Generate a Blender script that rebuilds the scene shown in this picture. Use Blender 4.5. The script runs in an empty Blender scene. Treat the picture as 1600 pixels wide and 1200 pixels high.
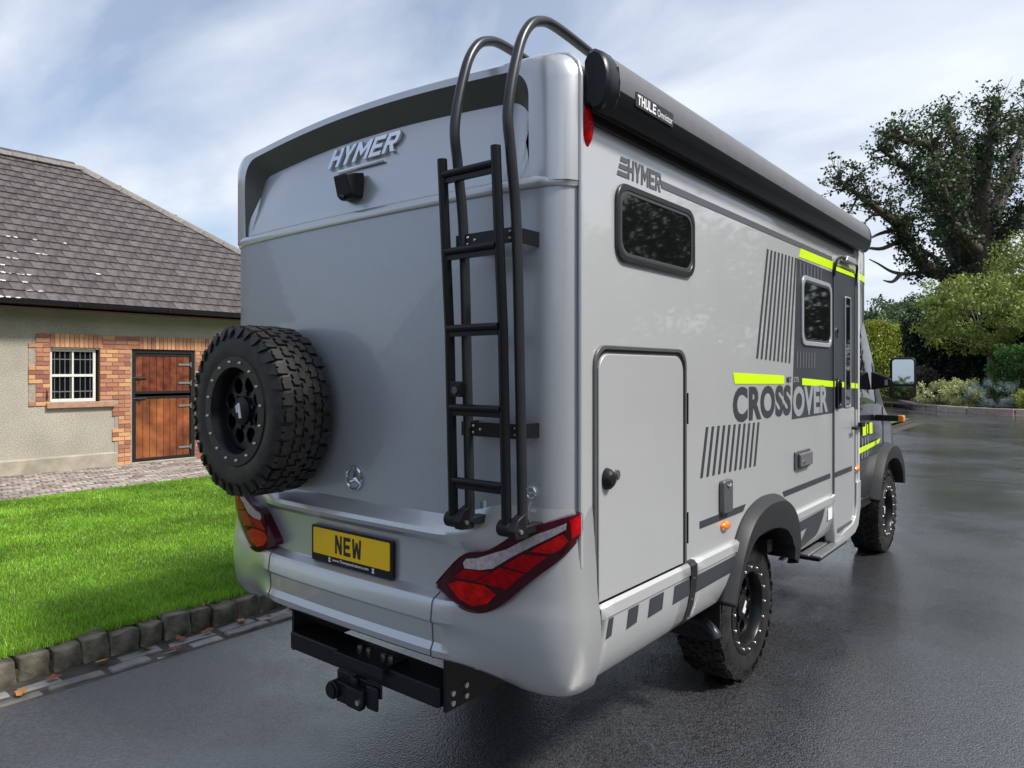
import bpy, bmesh, math, random
import numpy as np
from mathutils import Vector, Matrix
random.seed(7); rng = np.random.default_rng(7)
SC = bpy.context.scene
COL = SC.collection
R = math.radians

# ------------------------------------------------------------------ camera
FPX, HZ = 1120.0, 581.0                    # focal length and horizon row in the 1600 x 1200 photograph
YAW = R(38.8465); CAM = Vector((2.538, -2.159, 1.756))
cam = bpy.data.cameras.new('camera'); camo = bpy.data.objects.new('camera', cam); COL.objects.link(camo)
cam.sensor_width = 36; cam.lens = 36 * FPX / 1600; cam.clip_end = 3000; cam.clip_start = .05
cam.shift_y = -(600 - HZ) / 1600
camo.location = CAM; camo.rotation_euler = (R(90), 0, YAW); SC.camera = camo
VD = Vector((-math.sin(YAW), math.cos(YAW), 0)); VR = Vector((math.cos(YAW), math.sin(YAW), 0))
def at(px, py, t): return CAM + (VD + VR * ((px - 800) / FPX) + Vector((0, 0, 1)) * (-(py - HZ) / FPX)) * t

# ------------------------------------------------------------------ sky, sun, exposure
SUN_AZ, SUN_EL = R(78), R(50)
w = bpy.data.worlds.new('World'); SC.world = w; w.use_nodes = True
nt = w.node_tree; N = nt.nodes; L = nt.links; N.clear()
out = N.new('ShaderNodeOutputWorld'); bg = N.new('ShaderNodeBackground'); bg.inputs[1].default_value = .1
sky = N.new('ShaderNodeTexSky'); sky.sky_type = 'NISHITA'; sky.sun_disc = False
sky.sun_elevation = SUN_EL; sky.sun_rotation = SUN_AZ; sky.air_density = 1.0; sky.dust_density = 1.2; sky.ozone_density = 1.5
tc = N.new('ShaderNodeTexCoord'); sep = N.new('ShaderNodeSeparateXYZ'); L.new(tc.outputs['Generated'], sep.inputs[0])
def wm(op, a, b=None):
    n = N.new('ShaderNodeMath'); n.operation = op
    for i, v in enumerate((a, b)):
        if v is None: continue
        if isinstance(v, (int, float)): n.inputs[i].default_value = v
        else: L.new(v, n.inputs[i])
    return n.outputs[0]
zz = wm('ADD', wm('MAXIMUM', sep.outputs[2], 0.0), .22)
cmb = N.new('ShaderNodeCombineXYZ')
L.new(wm('DIVIDE', sep.outputs[0], zz), cmb.inputs[0]); L.new(wm('DIVIDE', sep.outputs[1], zz), cmb.inputs[1])
mp = N.new('ShaderNodeMapping'); mp.inputs['Rotation'].default_value = (0, 0, R(35)); mp.inputs['Scale'].default_value = (.8, 1.5, 1); mp.inputs['Location'].default_value = (3.1, 1.7, 0)
L.new(cmb.outputs[0], mp.inputs[0])
nz = N.new('ShaderNodeTexNoise'); nz.inputs['Scale'].default_value = 1.35; nz.inputs['Detail'].default_value = 7; nz.inputs['Roughness'].default_value = .52; nz.inputs['Distortion'].default_value = .35
L.new(mp.outputs[0], nz.inputs[0])
rmp = N.new('ShaderNodeValToRGB'); rmp.color_ramp.elements[0].position = .36; rmp.color_ramp.elements[1].position = .60
rmp.color_ramp.elements[0].color = (.30, .30, .30, 1); rmp.color_ramp.elements[1].color = (.97, .97, .97, 1)
bank = wm('MULTIPLY', wm('ADD', wm('MULTIPLY', sep.outputs[0], .6), wm('MULTIPLY', sep.outputs[1], .8)), .17)   # the cloud bank thins out away from the sun's side
L.new(wm('ADD', nz.outputs[0], bank), rmp.inputs[0])
nz2 = N.new('ShaderNodeTexNoise'); nz2.inputs['Scale'].default_value = 1.7; nz2.inputs['Detail'].default_value = 5
L.new(mp.outputs[0], nz2.inputs[0])
rm2 = N.new('ShaderNodeValToRGB'); rm2.color_ramp.elements[0].position = .3; rm2.color_ramp.elements[1].position = .7
rm2.color_ramp.elements[0].color = (4.3, 4.85, 5.8, 1); rm2.color_ramp.elements[1].color = (6.4, 6.75, 7.3, 1)
L.new(nz2.outputs[0], rm2.inputs[0])
mx = N.new('ShaderNodeMixRGB'); L.new(rmp.outputs[0], mx.inputs[0]); L.new(sky.outputs[0], mx.inputs[1]); L.new(rm2.outputs[0], mx.inputs[2])
L.new(mx.outputs[0], bg.inputs[0]); L.new(bg.outputs[0], out.inputs[0])
sl = bpy.data.lights.new('sun', 'SUN'); sl.energy = 3.1; sl.angle = R(9); sl.color = (1, .95, .87)
so = bpy.data.objects.new('sun', sl); COL.objects.link(so)
sv = Vector((math.cos(SUN_EL) * math.sin(SUN_AZ), math.cos(SUN_EL) * math.cos(SUN_AZ), math.sin(SUN_EL)))
so.rotation_euler = sv.to_track_quat('Z', 'Y').to_euler(); so.location = (20, 5, 30)
SC.view_settings.view_transform = 'Standard'; SC.view_settings.look = 'None'; SC.view_settings.gamma = 1
SC.view_settings.use_curve_mapping = False; SC.view_settings.exposure = 0.62
SC.render.resolution_x, SC.render.resolution_y = 1024, 768

# ------------------------------------------------------------------ materials
MATS = {}
def mat(name, c, r=.5, m=0, var=.12, vs=6, bump=0, bs=150, coat=0, objrand=0, spec=.5, trans=0, island=0, emit=0, rvar=0, c2=None, big=None):
    """procedural principled material: noise colour variation, fine bump, per-object variation"""
    M = bpy.data.materials.new(name); M.use_nodes = True; t = M.node_tree; n = t.nodes; l = t.links
    b = n['Principled BSDF']; b.inputs['Roughness'].default_value = r; b.inputs['Metallic'].default_value = m
    b.inputs['Specular IOR Level'].default_value = spec
    if coat: b.inputs['Coat Weight'].default_value = coat; b.inputs['Coat Roughness'].default_value = .03
    co = n.new('ShaderNodeTexCoord'); nz = n.new('ShaderNodeTexNoise'); nz.inputs['Scale'].default_value = vs; nz.inputs['Detail'].default_value = 6
    l.new(co.outputs['Object'], nz.inputs[0])
    rp = n.new('ShaderNodeValToRGB'); rp.color_ramp.elements[0].position = .3; rp.color_ramp.elements[1].position = .7
    lo = [max(0, x * (1 - var)) for x in c]; hi = [min(1, x * (1 + var)) for x in (c2 or c)]
    rp.color_ramp.elements[0].color = (*lo, 1); rp.color_ramp.elements[1].color = (*hi, 1)
    l.new(nz.outputs[0], rp.inputs[0]); last = rp.outputs[0]
    if big:   # broad stains and weathering: (scale, darkest, lightest)
        nb = n.new('ShaderNodeTexNoise'); nb.inputs['Scale'].default_value = big[0]; nb.inputs['Detail'].default_value = 5; nb.inputs['Roughness'].default_value = .6; l.new(co.outputs['Object'], nb.inputs[0])
        rb = n.new('ShaderNodeMapRange'); rb.inputs[1].default_value = .32; rb.inputs[2].default_value = .68; rb.inputs[3].default_value = big[1]; rb.inputs[4].default_value = big[2]; l.new(nb.outputs[0], rb.inputs[0])
        mb_ = n.new('ShaderNodeMixRGB'); mb_.blend_type = 'MULTIPLY'; mb_.inputs[0].default_value = 1; l.new(last, mb_.inputs[1]); l.new(rb.outputs[0], mb_.inputs[2]); last = mb_.outputs[0]
    if objrand or island:
        hs = n.new('ShaderNodeHueSaturation'); mr = n.new('ShaderNodeMapRange')
        if objrand: src = n.new('ShaderNodeObjectInfo').outputs['Random']; k = objrand
        else: src = n.new('ShaderNodeNewGeometry').outputs['Random Per Island']; k = island
        mr.inputs[3].default_value = 1 - k; mr.inputs[4].default_value = 1 + k
        l.new(src, mr.inputs[0]); l.new(mr.outputs[0], hs.inputs['Value']); l.new(last, hs.inputs['Color']); last = hs.outputs[0]
        mh = n.new('ShaderNodeMath'); mh.operation = 'MULTIPLY_ADD'; l.new(src, mh.inputs[0]); mh.inputs[1].default_value = .05 * min(1, k * 2); mh.inputs[2].default_value = .5 - .025 * min(1, k * 2)
        l.new(mh.outputs[0], hs.inputs['Hue'])
    l.new(last, b.inputs['Base Color'])
    if rvar:
        mr2 = n.new('ShaderNodeMapRange'); mr2.inputs[1].default_value = .3; mr2.inputs[2].default_value = .7
        mr2.inputs[3].default_value = max(.02, r - rvar); mr2.inputs[4].default_value = r + rvar; l.new(nz.outputs[0], mr2.inputs[0]); l.new(mr2.outputs[0], b.inputs['Roughness'])
    if bump:
        n2 = n.new('ShaderNodeTexNoise'); n2.inputs['Scale'].default_value = bs; n2.inputs['Detail'].default_value = 4; l.new(co.outputs['Object'], n2.inputs[0])
        bp = n.new('ShaderNodeBump'); bp.inputs['Strength'].default_value = bump; bp.inputs['Distance'].default_value = .01
        l.new(n2.outputs[0], bp.inputs['Height']); l.new(bp.outputs[0], b.inputs['Normal'])
    if trans:
        o = n['Material Output']; ts = n.new('ShaderNodeBsdfTranslucent'); ms = n.new('ShaderNodeMixShader'); ms.inputs[0].default_value = trans
        l.new(last, ts.inputs[0]); l.new(b.outputs[0], ms.inputs[1]); l.new(ts.outputs[0], ms.inputs[2]); l.new(ms.outputs[0], o.inputs[0])
    MATS[name] = M; return M
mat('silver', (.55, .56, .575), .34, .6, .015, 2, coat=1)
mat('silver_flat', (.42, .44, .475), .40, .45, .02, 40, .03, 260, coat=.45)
mat('panel', (.50, .51, .52), .38, .3, .015, 3, coat=.8)
mat('lacquer_black', (.006, .0065, .008), .32, 0, .1, 20, .04, 500, spec=.32)
mat('satin_black', (.009, .0095, .012), .45, 0, .15, 20, .06, 600, spec=.32)
mat('anthracite', (.045, .047, .052), .32, .6, .1, 10, .02, 600)
mat('decal', (.040, .045, .053), .35, 0, .05, 3, spec=.35)
mat('decal_mid', (.10, .105, .115), .35, 0, .05, 3, spec=.35)
mat('dark_paint', (.026, .028, .035), .3, .3, .05, 3, coat=.5)
mat('yellow_decal', (.60, .88, .0), .35, 0, .03, 3)
mat('glass_dark', (.006, .007, .007), .03, 0, .1, 2, spec=.45)
mat('rubber', (.010, .010, .0105), .52, 0, .3, 12, .15, 300, rvar=.15, c2=(.020, .018, .016))
mat('rubber_seal', (.05, .05, .052), .5, 0, .1, 10)
mat('frame_grey', (.11, .113, .118), .36, .3, .06, 8)
mat('hood_grey', (.10, .105, .10), .45, .2, .08, 5)
mat('flare_black', (.016, .017, .019), .5, .0, .1, 15, .08, 700)
mat('plastic_grey', (.12, .122, .13), .5, 0, .08, 15, .08, 700)
mat('bolt_steel', (.62, .6, .57), .3, .9, .15, 40)
mat('chrome', (.8, .82, .86), .06, 1, .02, 5)
mat('lens_red', (.46, .004, .008), .14, 0, .3, 30, .35, 160, spec=.12)
mat('lens_bright', (.72, .012, .010), .14, 0, .35, 30, .4, 160, spec=.12)
mat('lens_dark', (.055, .002, .007), .07, 0, .2, 8, spec=.4)
mat('lens_clear', (.75, .73, .74), .15, .5, .25, 60, .6, 420, coat=1)
mat('lens_amber', (.9, .22, .01), .15, 0, .15, 30, coat=1)
mat('plate_yellow', (.95, .60, .006), .35, 0, .03, 5)
mat('ink', (.012, .012, .014), .4)
mat('white_print', (.8, .8, .8), .4, 0, .02)
mat('mirror_glass', (.55, .57, .59), .02, 1, .01)
mat('letter_grey', (.36, .38, .40), .32, .2, .03, 3)
# building
mat('pebbledash', (.33, .30, .25), .9, 0, .35, 70, .9, 90, c2=(.50, .46, .385), big=(.9, .78, 1.05))
mat('plinth_render', (.42, .38, .30), .85, 0, .2, 5, .3, 60, big=(1.6, .7, 1.05))
mat('mortar', (.36, .31, .25), .9, 0, .2, 20, .4, 120)
mat('brick_clay', (.48, .20, .11), .85, 0, .3, 14, .5, 90, objrand=.38, c2=(.52, .26, .15))
mat('slate', (.066, .056, .057), .55, 0, .28, 9, .35, 60, objrand=.22, rvar=.15, c2=(.10, .085, .083), big=(.8, .68, 1.12))
mat('ridge_clay', (.20, .18, .165), .8, 0, .25, 12, .4, 60, objrand=.1)
mat('lichen', (.62, .62, .58), .9, 0, .2, 40, .5, 90)
mat('gutter_black', (.012, .013, .02), .3, 0, .1, 10)
mat('soffit_brown', (.12, .06, .04), .6, 0, .2, 6)
mat('door_wood', (.12, .032, .018), .38, 0, .35, 7, .12, 60, objrand=.15, c2=(.20, .058, .024), coat=.2)
mat('door_worn', (.20, .05, .018), .45, 0, .3, 3.5, .12, 60, objrand=.12, c2=(.30, .095, .03), big=(2.2, .6, 1.1))
mat('black_paint', (.013, .013, .014), .45, 0, .3, 30, .2, 60)
mat('white_paint', (.75, .74, .70), .45, 0, .06, 15)
mat('sill_stone', (.42, .25, .17), .8, 0, .18, 12, .3, 90)
mat('galvanised', (.30, .31, .32), .4, .6, .15, 20)
# ground
mat('kerb_granite', (.12, .105, .065), .85, 0, .5, 7, .9, 35, objrand=.18, c2=(.22, .20, .15), big=(9, .65, 1.1))
mat('sett_stone', (.20, .19, .175), .7, 0, .35, 10, .6, 50, objrand=.42, rvar=.2)
mat('paver', (.24, .20, .175), .8, 0, .3, 9, .5, 60, objrand=.42, c2=(.30, .26, .23))
mat('silt', (.06, .052, .042), .9, 0, .5, 9, .6, 60)
mat('soil', (.05, .035, .025), .95, 0, .4, 6, .8, 30)
mat('field', (.08, .14, .03), .95, 0, .3, .3)
mat('turf', (.075, .14, .018), .95, 0, .3, 2, .6, 60)
mat('grass_blade', (.17, .36, .024), .5, 0, .30, .8, trans=.35, island=.4, c2=(.30, .52, .05), big=(1.1, .66, 1.15))
mat('bed_granite', (.33, .27, .23), .85, 0, .25, 6, .5, 40, objrand=.2)
mat('bark', (.075, .06, .048), .9, 0, .4, 8, .8, 25)
mat('bark_pale', (.16, .13, .105), .85, 0, .3, 10, .6, 30)
for nm, c, k in (('leaf_oak', (.05, .08, .022), .5), ('leaf_lime', (.24, .30, .065), .4), ('leaf_yew', (.022, .042, .018), .4), ('leaf_gold', (.33, .38, .06), .4),
                 ('leaf_cream', (.55, .58, .26), .45), ('leaf_blue', (.26, .34, .33), .35), ('leaf_fern', (.06, .15, .025), .4), ('leaf_far', (.085, .13, .05), .35), ('leaf_purple', (.07, .055, .05), .4), ('leaf_hedge', (.10, .15, .045), .4)):
    mat(nm, c, .5, 0, .25, 1.2, trans=.28, island=k)
mat('dead_leaf', (.30, .11, .04), .7, 0, .3, 20, objrand=.35)
mat('hydrant_red', (.5, .03, .02), .5, 0, .15, 10)

def cover_mat():
    M = bpy.data.materials.new('lens_cover'); M.use_nodes = True; t = M.node_tree; n = t.nodes; l = t.links; o = n['Material Output']; n.remove(n['Principled BSDF'])
    tr = n.new('ShaderNodeBsdfTransparent'); tr.inputs[0].default_value = (.97, .93, .94, 1); gl = n.new('ShaderNodeBsdfGlossy'); gl.inputs['Roughness'].default_value = .03; fr = n.new('ShaderNodeFresnel'); fr.inputs[0].default_value = 1.15; ms = n.new('ShaderNodeMixShader')
    l.new(fr.outputs[0], ms.inputs[0]); l.new(tr.outputs[0], ms.inputs[1]); l.new(gl.outputs[0], ms.inputs[2]); l.new(ms.outputs[0], o.inputs[0]); MATS['lens_cover'] = M
cover_mat()
def asphalt_mat():
    M = bpy.data.materials.new('wet_asphalt'); M.use_nodes = True; t = M.node_tree; n = t.nodes; l = t.links; b = n['Principled BSDF']
    co = n.new('ShaderNodeTexCoord')
    def noise(s, d=5, ro=.5):
        x = n.new('ShaderNodeTexNoise'); x.inputs['Scale'].default_value = s; x.inputs['Detail'].default_value = d; x.inputs['Roughness'].default_value = ro
        l.new(co.outputs['Object'], x.inputs[0]); return x.outputs[0]
    def ramp(v, p0, p1, c0, c1):
        x = n.new('ShaderNodeValToRGB'); x.color_ramp.elements[0].position = p0; x.color_ramp.elements[1].position = p1
        x.color_ramp.elements[0].color = (*c0, 1) if not isinstance(c0, (int, float)) else (c0, c0, c0, 1)
        x.color_ramp.elements[1].color = (*c1, 1) if not isinstance(c1, (int, float)) else (c1, c1, c1, 1)
        l.new(v, x.inputs[0]); return x.outputs[0]
    def math_(op, a, c):
        x = n.new('ShaderNodeMath'); x.operation = op
        for i, v in enumerate((a, c)):
            if isinstance(v, (int, float)): x.inputs[i].default_value = v
            else: l.new(v, x.inputs[i])
        return x.outputs[0]
    vo = n.new('ShaderNodeTexVoronoi'); vo.inputs['Scale'].default_value = 105; l.new(co.outputs['Object'], vo.inputs[0])
    agg = ramp(vo.outputs['Distance'], .0, .75, 1.0, 0.0)
    bw = n.new('ShaderNodeRGBToBW'); l.new(vo.outputs['Color'], bw.inputs[0])
    col = ramp(bw.outputs[0], .15, .85, (.006, .0062, .0075), (.050, .052, .060))
    big = noise(.30, 7, .62)
    wet = ramp(big, .37, .55, 0.0, 1.0)                      # damp film, drier patches between
    pud = ramp(noise(.21, 5, .58), .585, .63, 0.0, 1.0)      # standing water in the hollows
    mixc = n.new('ShaderNodeMixRGB'); mixc.blend_type = 'MULTIPLY'; mixc.inputs[0].default_value = 1
    l.new(col, mixc.inputs[1]); l.new(ramp(big, .38, .64, (1.35, 1.35, 1.38), (.6, .6, .62)), mixc.inputs[2]); l.new(mixc.outputs[0], b.inputs['Base Color'])
    b.inputs['Roughness'].default_value = .5
    h = math_('ADD', math_('MULTIPLY', agg, .8), math_('MULTIPLY', noise(330, 2), .35))
    bp = n.new('ShaderNodeBump'); bp.inputs['Distance'].default_value = .006; bp.inputs['Strength'].default_value = .9; l.new(h, bp.inputs['Height']); l.new(bp.outputs[0], b.inputs['Normal'])
    l.new(math_('ADD', math_('MULTIPLY', wet, .35), math_('ADD', math_('MULTIPLY', pud, .1), .6)), b.inputs['Coat Weight'])
    l.new(math_('SUBTRACT', .26, math_('ADD', math_('MULTIPLY', wet, .17), math_('MULTIPLY', pud, .075))), b.inputs['Coat Roughness']); b.inputs['Coat IOR'].default_value = 1.8
    bc = n.new('ShaderNodeBump'); bc.inputs['Distance'].default_value = .006; l.new(math_('SUBTRACT', .36, math_('ADD', math_('MULTIPLY', wet, .25), math_('MULTIPLY', pud, .105))), bc.inputs['Strength']); l.new(h, bc.inputs['Height']); l.new(bc.outputs[0], b.inputs['Coat Normal'])
    MATS['wet_asphalt'] = M
asphalt_mat()

# ------------------------------------------------------------------ mesh helpers
class MB:
    def __init__(s): s.v = []; s.f = []
    def add(s, vs, fs):
        o = len(s.v); s.v += [tuple(v) for v in vs]; s.f += [tuple(i + o for i in f) for f in fs]; return s
    def box(s, a, b, M=None):
        x0, y0, z0 = a; x1, y1, z1 = b
        vs = [Vector(p) for p in ((x0, y0, z0), (x1, y0, z0), (x1, y1, z0), (x0, y1, z0), (x0, y0, z1), (x1, y0, z1), (x1, y1, z1), (x0, y1, z1))]
        if M is not None: vs = [M @ v for v in vs]
        return s.add(vs, [(0, 3, 2, 1), (4, 5, 6, 7), (0, 1, 5, 4), (1, 2, 6, 5), (2, 3, 7, 6), (3, 0, 4, 7)])
    def tube(s, pts, rad, n=10, cap=True):
        pts = [Vector(p) for p in pts]; k = len(pts); rs = rad if isinstance(rad, (list, tuple)) else [rad] * k
        vs = []; up = None
        for i, p in enumerate(pts):
            d = (pts[min(i + 1, k - 1)] - pts[max(i - 1, 0)]); d = d.normalized() if d.length > 1e-9 else Vector((0, 0, 1))
            if up is None: up = d.orthogonal().normalized()
            up = (up - d * up.dot(d)); up = up.normalized() if up.length > 1e-6 else d.orthogonal().normalized()
            q = d.cross(up)
            vs += [p + (up * math.cos(2 * math.pi * j / n) + q * math.sin(2 * math.pi * j / n)) * rs[i] for j in range(n)]
        fs = [(i * n + j, i * n + (j + 1) % n, (i + 1) * n + (j + 1) % n, (i + 1) * n + j) for i in range(k - 1) for j in range(n)]
        if cap: fs += [tuple(range(n))[::-1], tuple((k - 1) * n + j for j in range(n))]
        return s.add(vs, fs)
    def cyl(s, c, axis, r, h, n=16, r2=None):
        a = Vector(axis).normalized(); return s.tube([Vector(c), Vector(c) + a * h], [r, r if r2 is None else r2], n)
    def prism(s, poly, O, ux, uy, d):
        O, ux, uy = Vector(O), Vector(ux), Vector(uy); nn = ux.cross(uy).normalized(); k = len(poly)
        vs = [O + ux * x + uy * y for x, y in poly] + [O + ux * x + uy * y + nn * d for x, y in poly]
        return s.add(vs, [tuple(range(k))[::-1], tuple(range(k, 2 * k))] + [(i, (i + 1) % k, k + (i + 1) % k, k + i) for i in range(k)])
    def ring(s, outer, inner, O, ux, uy, d, d0=0):
        O, ux, uy = Vector(O), Vector(ux), Vector(uy); nn = ux.cross(uy).normalized(); k = len(outer)
        P = lambda q, h: [O + ux * x + uy * y + nn * h for x, y in q]
        vs = P(outer, d0) + P(inner, d0) + P(outer, d) + P(inner, d); fs = []
        for i in range(k):
            j = (i + 1) % k
            fs += [(2 * k + i, 2 * k + j, 3 * k + j, 3 * k + i), (i, j, 2 * k + j, 2 * k + i), (k + j, k + i, 3 * k + i, 3 * k + j), (j, i, k + i, k + j)]
        return s.add(vs, fs)
    def grid(s, rows, close=False):
        k = len(rows[0]); vs = [p for r in rows for p in r]
        fs = [(i * k + j, i * k + (j + 1) % k, (i + 1) * k + (j + 1) % k, (i + 1) * k + j) for i in range(len(rows) - 1) for j in range(k if close else k - 1)]
        return s.add(vs, fs)
    def lathe(s, prof, O, axis, n=48, e1=None):
        O, a = Vector(O), Vector(axis).normalized(); e1 = Vector(e1) if e1 else a.orthogonal().normalized(); e2 = a.cross(e1)
        rows = [[O + a * h + (e1 * math.cos(2 * math.pi * j / n) + e2 * math.sin(2 * math.pi * j / n)) * r for j in range(n)] for r, h in prof]
        return s.grid(rows, True)
def mesh_of(mb, m, smooth=40):
    me = bpy.data.meshes.new('m'); me.from_pydata(mb.v, [], mb.f); me.update()
    bm = bmesh.new(); bm.from_mesh(me); bmesh.ops.remove_doubles(bm, verts=bm.verts, dist=1e-5); bmesh.ops.recalc_face_normals(bm, faces=bm.faces); bm.to_mesh(me); bm.free()
    if m: me.materials.append(MATS[m])
    if smooth:
        me.polygons.foreach_set('use_smooth', [True] * len(me.polygons)); me.set_sharp_from_angle(angle=R(smooth))
    return me
def link(name, me, parent=None, **kw):
    me.name = name; o = bpy.data.objects.new(name, me); COL.objects.link(o); o.parent = parent
    for k, v in kw.items(): o[k] = v
    return o
def part(name, mb, m, parent=None, smooth=40, bevel=0, seg=2, **kw):
    o = link(name, mesh_of(mb, m, smooth), parent, **kw)
    if bevel:
        b = o.modifiers.new('bevel', 'BEVEL'); b.width = bevel; b.segments = seg; b.limit_method = 'ANGLE'; b.angle_limit = R(35); b.harden_normals = False
    return o
def empty(name, label, cat, loc=(0, 0, 0), group=None):
    o = bpy.data.objects.new(name, None); COL.objects.link(o); o.location = loc; o.empty_display_size = .2; o['label'] = label; o['category'] = cat
    if group: o['group'] = group
    return o
def rrect(w, h, r, n=6, top_only=False):
    pts = []
    for cx, cy, a0, rr in ((w - r, r, -90, 0 if top_only else r), (w - r, h - r, 0, r), (r, h - r, 90, r), (r, r, 180, 0 if top_only else r)):
        if rr == 0: pts += [((w if cx > w / 2 else 0), 0)] * (n + 1)
        else: pts += [(cx + r * math.cos(R(a0 + 90 * i / n)), cy + r * math.sin(R(a0 + 90 * i / n))) for i in range(n + 1)]
    return pts
def text_mesh(s, O, ux, uy, wd, ht, depth, m, shear=0, bold=0.0, spacing=1.0):
    cu = bpy.data.curves.new('t', 'FONT'); cu.body = s; cu.shear = shear; cu.offset = bold; cu.space_character = spacing; cu.extrude = .5; cu.resolution_u = 4
    ob = bpy.data.objects.new('t', cu); COL.objects.link(ob); dg = bpy.context.evaluated_depsgraph_get()
    me = bpy.data.meshes.new_from_object(ob.evaluated_get(dg)); bpy.data.objects.remove(ob)
    co = np.empty(len(me.vertices) * 3); me.vertices.foreach_get('co', co); co = co.reshape(-1, 3)
    mn, mxx = co.min(0), co.max(0); q = (co - mn) / np.maximum(mxx - mn, 1e-9)
    O, ux, uy = Vector(O), Vector(ux), Vector(uy); nn = np.array(ux.cross(uy).normalized())
    res = np.array(O) + q[:, :1] * wd * np.array(ux) + q[:, 1:2] * ht * np.array(uy) + q[:, 2:3] * depth * nn
    me.vertices.foreach_set('co', res.ravel()); me.materials.clear(); me.materials.append(MATS[m]); me.update(); return me
_s = .27
def _r(a, b, c, d): return [(a, b), (c, b), (c, d), (a, d)]
GLYPH = {'H': [_r(0, 0, _s, 1), _r(1 - _s, 0, 1, 1), _r(_s, .39, 1 - _s, .61)],
 'Y': [[(.36, 0), (.64, 0), (.64, .42), (1, 1), (.70, 1), (.5, .64), (.30, 1), (0, 1), (.36, .42)]],
 'M': [[(0, 0), (.22, 0), (.22, .62), (.5, .22), (.78, .62), (.78, 0), (1, 0), (1, 1), (.78, 1), (.5, .56), (.22, 1), (0, 1)]],
 'E': [_r(0, 0, _s, 1), _r(_s, 0, 1, .2), _r(_s, .4, .9, .6), _r(_s, .8, 1, 1)],
 'R': [_r(0, 0, _s, 1), [(_s, .80), (1 - _s, .80), (1 - _s, .58), (_s, .58), (_s, .38), (.84, .38), (1, .5), (1, .88), (.86, 1), (_s, 1)], [(.42, .38), (.70, .38), (1, 0), (.68, 0)]],
 'N': [[(0, 0), (.24, 0), (.24, .60), (.72, 0), (1, 0), (1, 1), (.76, 1), (.76, .40), (.28, 1), (0, 1)]],
 'W': [[(0, 1), (.10, 0), (.36, 0), (.5, .52), (.64, 0), (.90, 0), (1, 1), (.80, 1), (.74, .36), (.60, .84), (.40, .84), (.26, .36), (.20, 1)]],
 'T': [_r(0, .79, 1, 1), _r(.36, 0, .64, .79)], 'L': [_r(0, 0, _s, 1), _r(_s, 0, 1, .2)],
 'U': [[(0, 1), (0, .15), (.15, 0), (.85, 0), (1, .15), (1, 1), (1 - _s, 1), (1 - _s, .21), (_s, .21), (_s, 1)]]}
def block_text(word, wd, ht, d, gap=.16, shear=0.0, wide={'M': 1.3, 'W': 1.3}):
    """solid capitals in local (x, depth, z); depth runs towards -y"""
    tot = sum(wide.get(c, 1) for c in word) + gap * (len(word) - 1); mb = MB(); x = 0
    for c in word:
        k = wide.get(c, 1)
        for pl in GLYPH[c]: mb.prism([((x + px * k) / tot * wd + shear * pz * ht, pz * ht) for px, pz in pl], (0, 0, 0), (1, 0, 0), (0, 0, 1), d)
        x += k + gap
    return mb
def place_text(mb, O, ux, uy):
    O, ux, uy = Vector(O), Vector(ux), Vector(uy); nn = ux.cross(uy).normalized(); mb.v = [tuple(O + ux * x + uy * z - nn * y) for x, y, z in mb.v]; return mb
UY, UZ, UX = (0, 1, 0), (0, 0, 1), (1, 0, 0)
def interp(x, xs, ys): return float(np.interp(x, xs, ys))

# ================================================================== SETTING
def sheet(name, x0, x1, y0, y1, z, m, nx=1, ny=1, zf=None):
    mb = MB(); rows = []
    for i in range(ny + 1):
        y = y0 + (y1 - y0) * i / ny
        rows.append([(x0 + (x1 - x0) * j / nx, y, zf(x0 + (x1 - x0) * j / nx, y) if zf else z) for j in range(nx + 1)])
    mb.grid(rows); return part(name, mb, m, None, kind='structure')
sheet('ground', -600, 600, -600, 600, -.03, 'field')
KX = -2.17; LY = -1.75
mb = MB(); mb.add([(-1.86, LY - .42, 0), (120, LY - .42, 0), (120, 26, 0), (-1.86, 26, 0), (-40, -120, 0), (120, -120, 0), (-40, LY - .42, 0), (-40, 26, 0), (-40, 110, 0), (120, 110, 0)], [(0, 1, 2, 3), (4, 5, 1, 0, 6), (7, 3, 2, 9, 8)])
part('driveway', mb, 'wet_asphalt', None, smooth=0, kind='structure')
def lawn_z(x, y): return interp(x, [-8.85, -2.6, -2.3], [.02, .15, .135])
sheet('lawn', -8.85, -2.3, LY, 26, 0, 'turf', 12, 30, lawn_z)
# groove of an old trench across the yard
mb = MB(); mb.box((-1.5, 11.50, .0035), (9, 11.535, .0045)); part('trench_joint', mb, 'silt', None, kind='structure')

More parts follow.
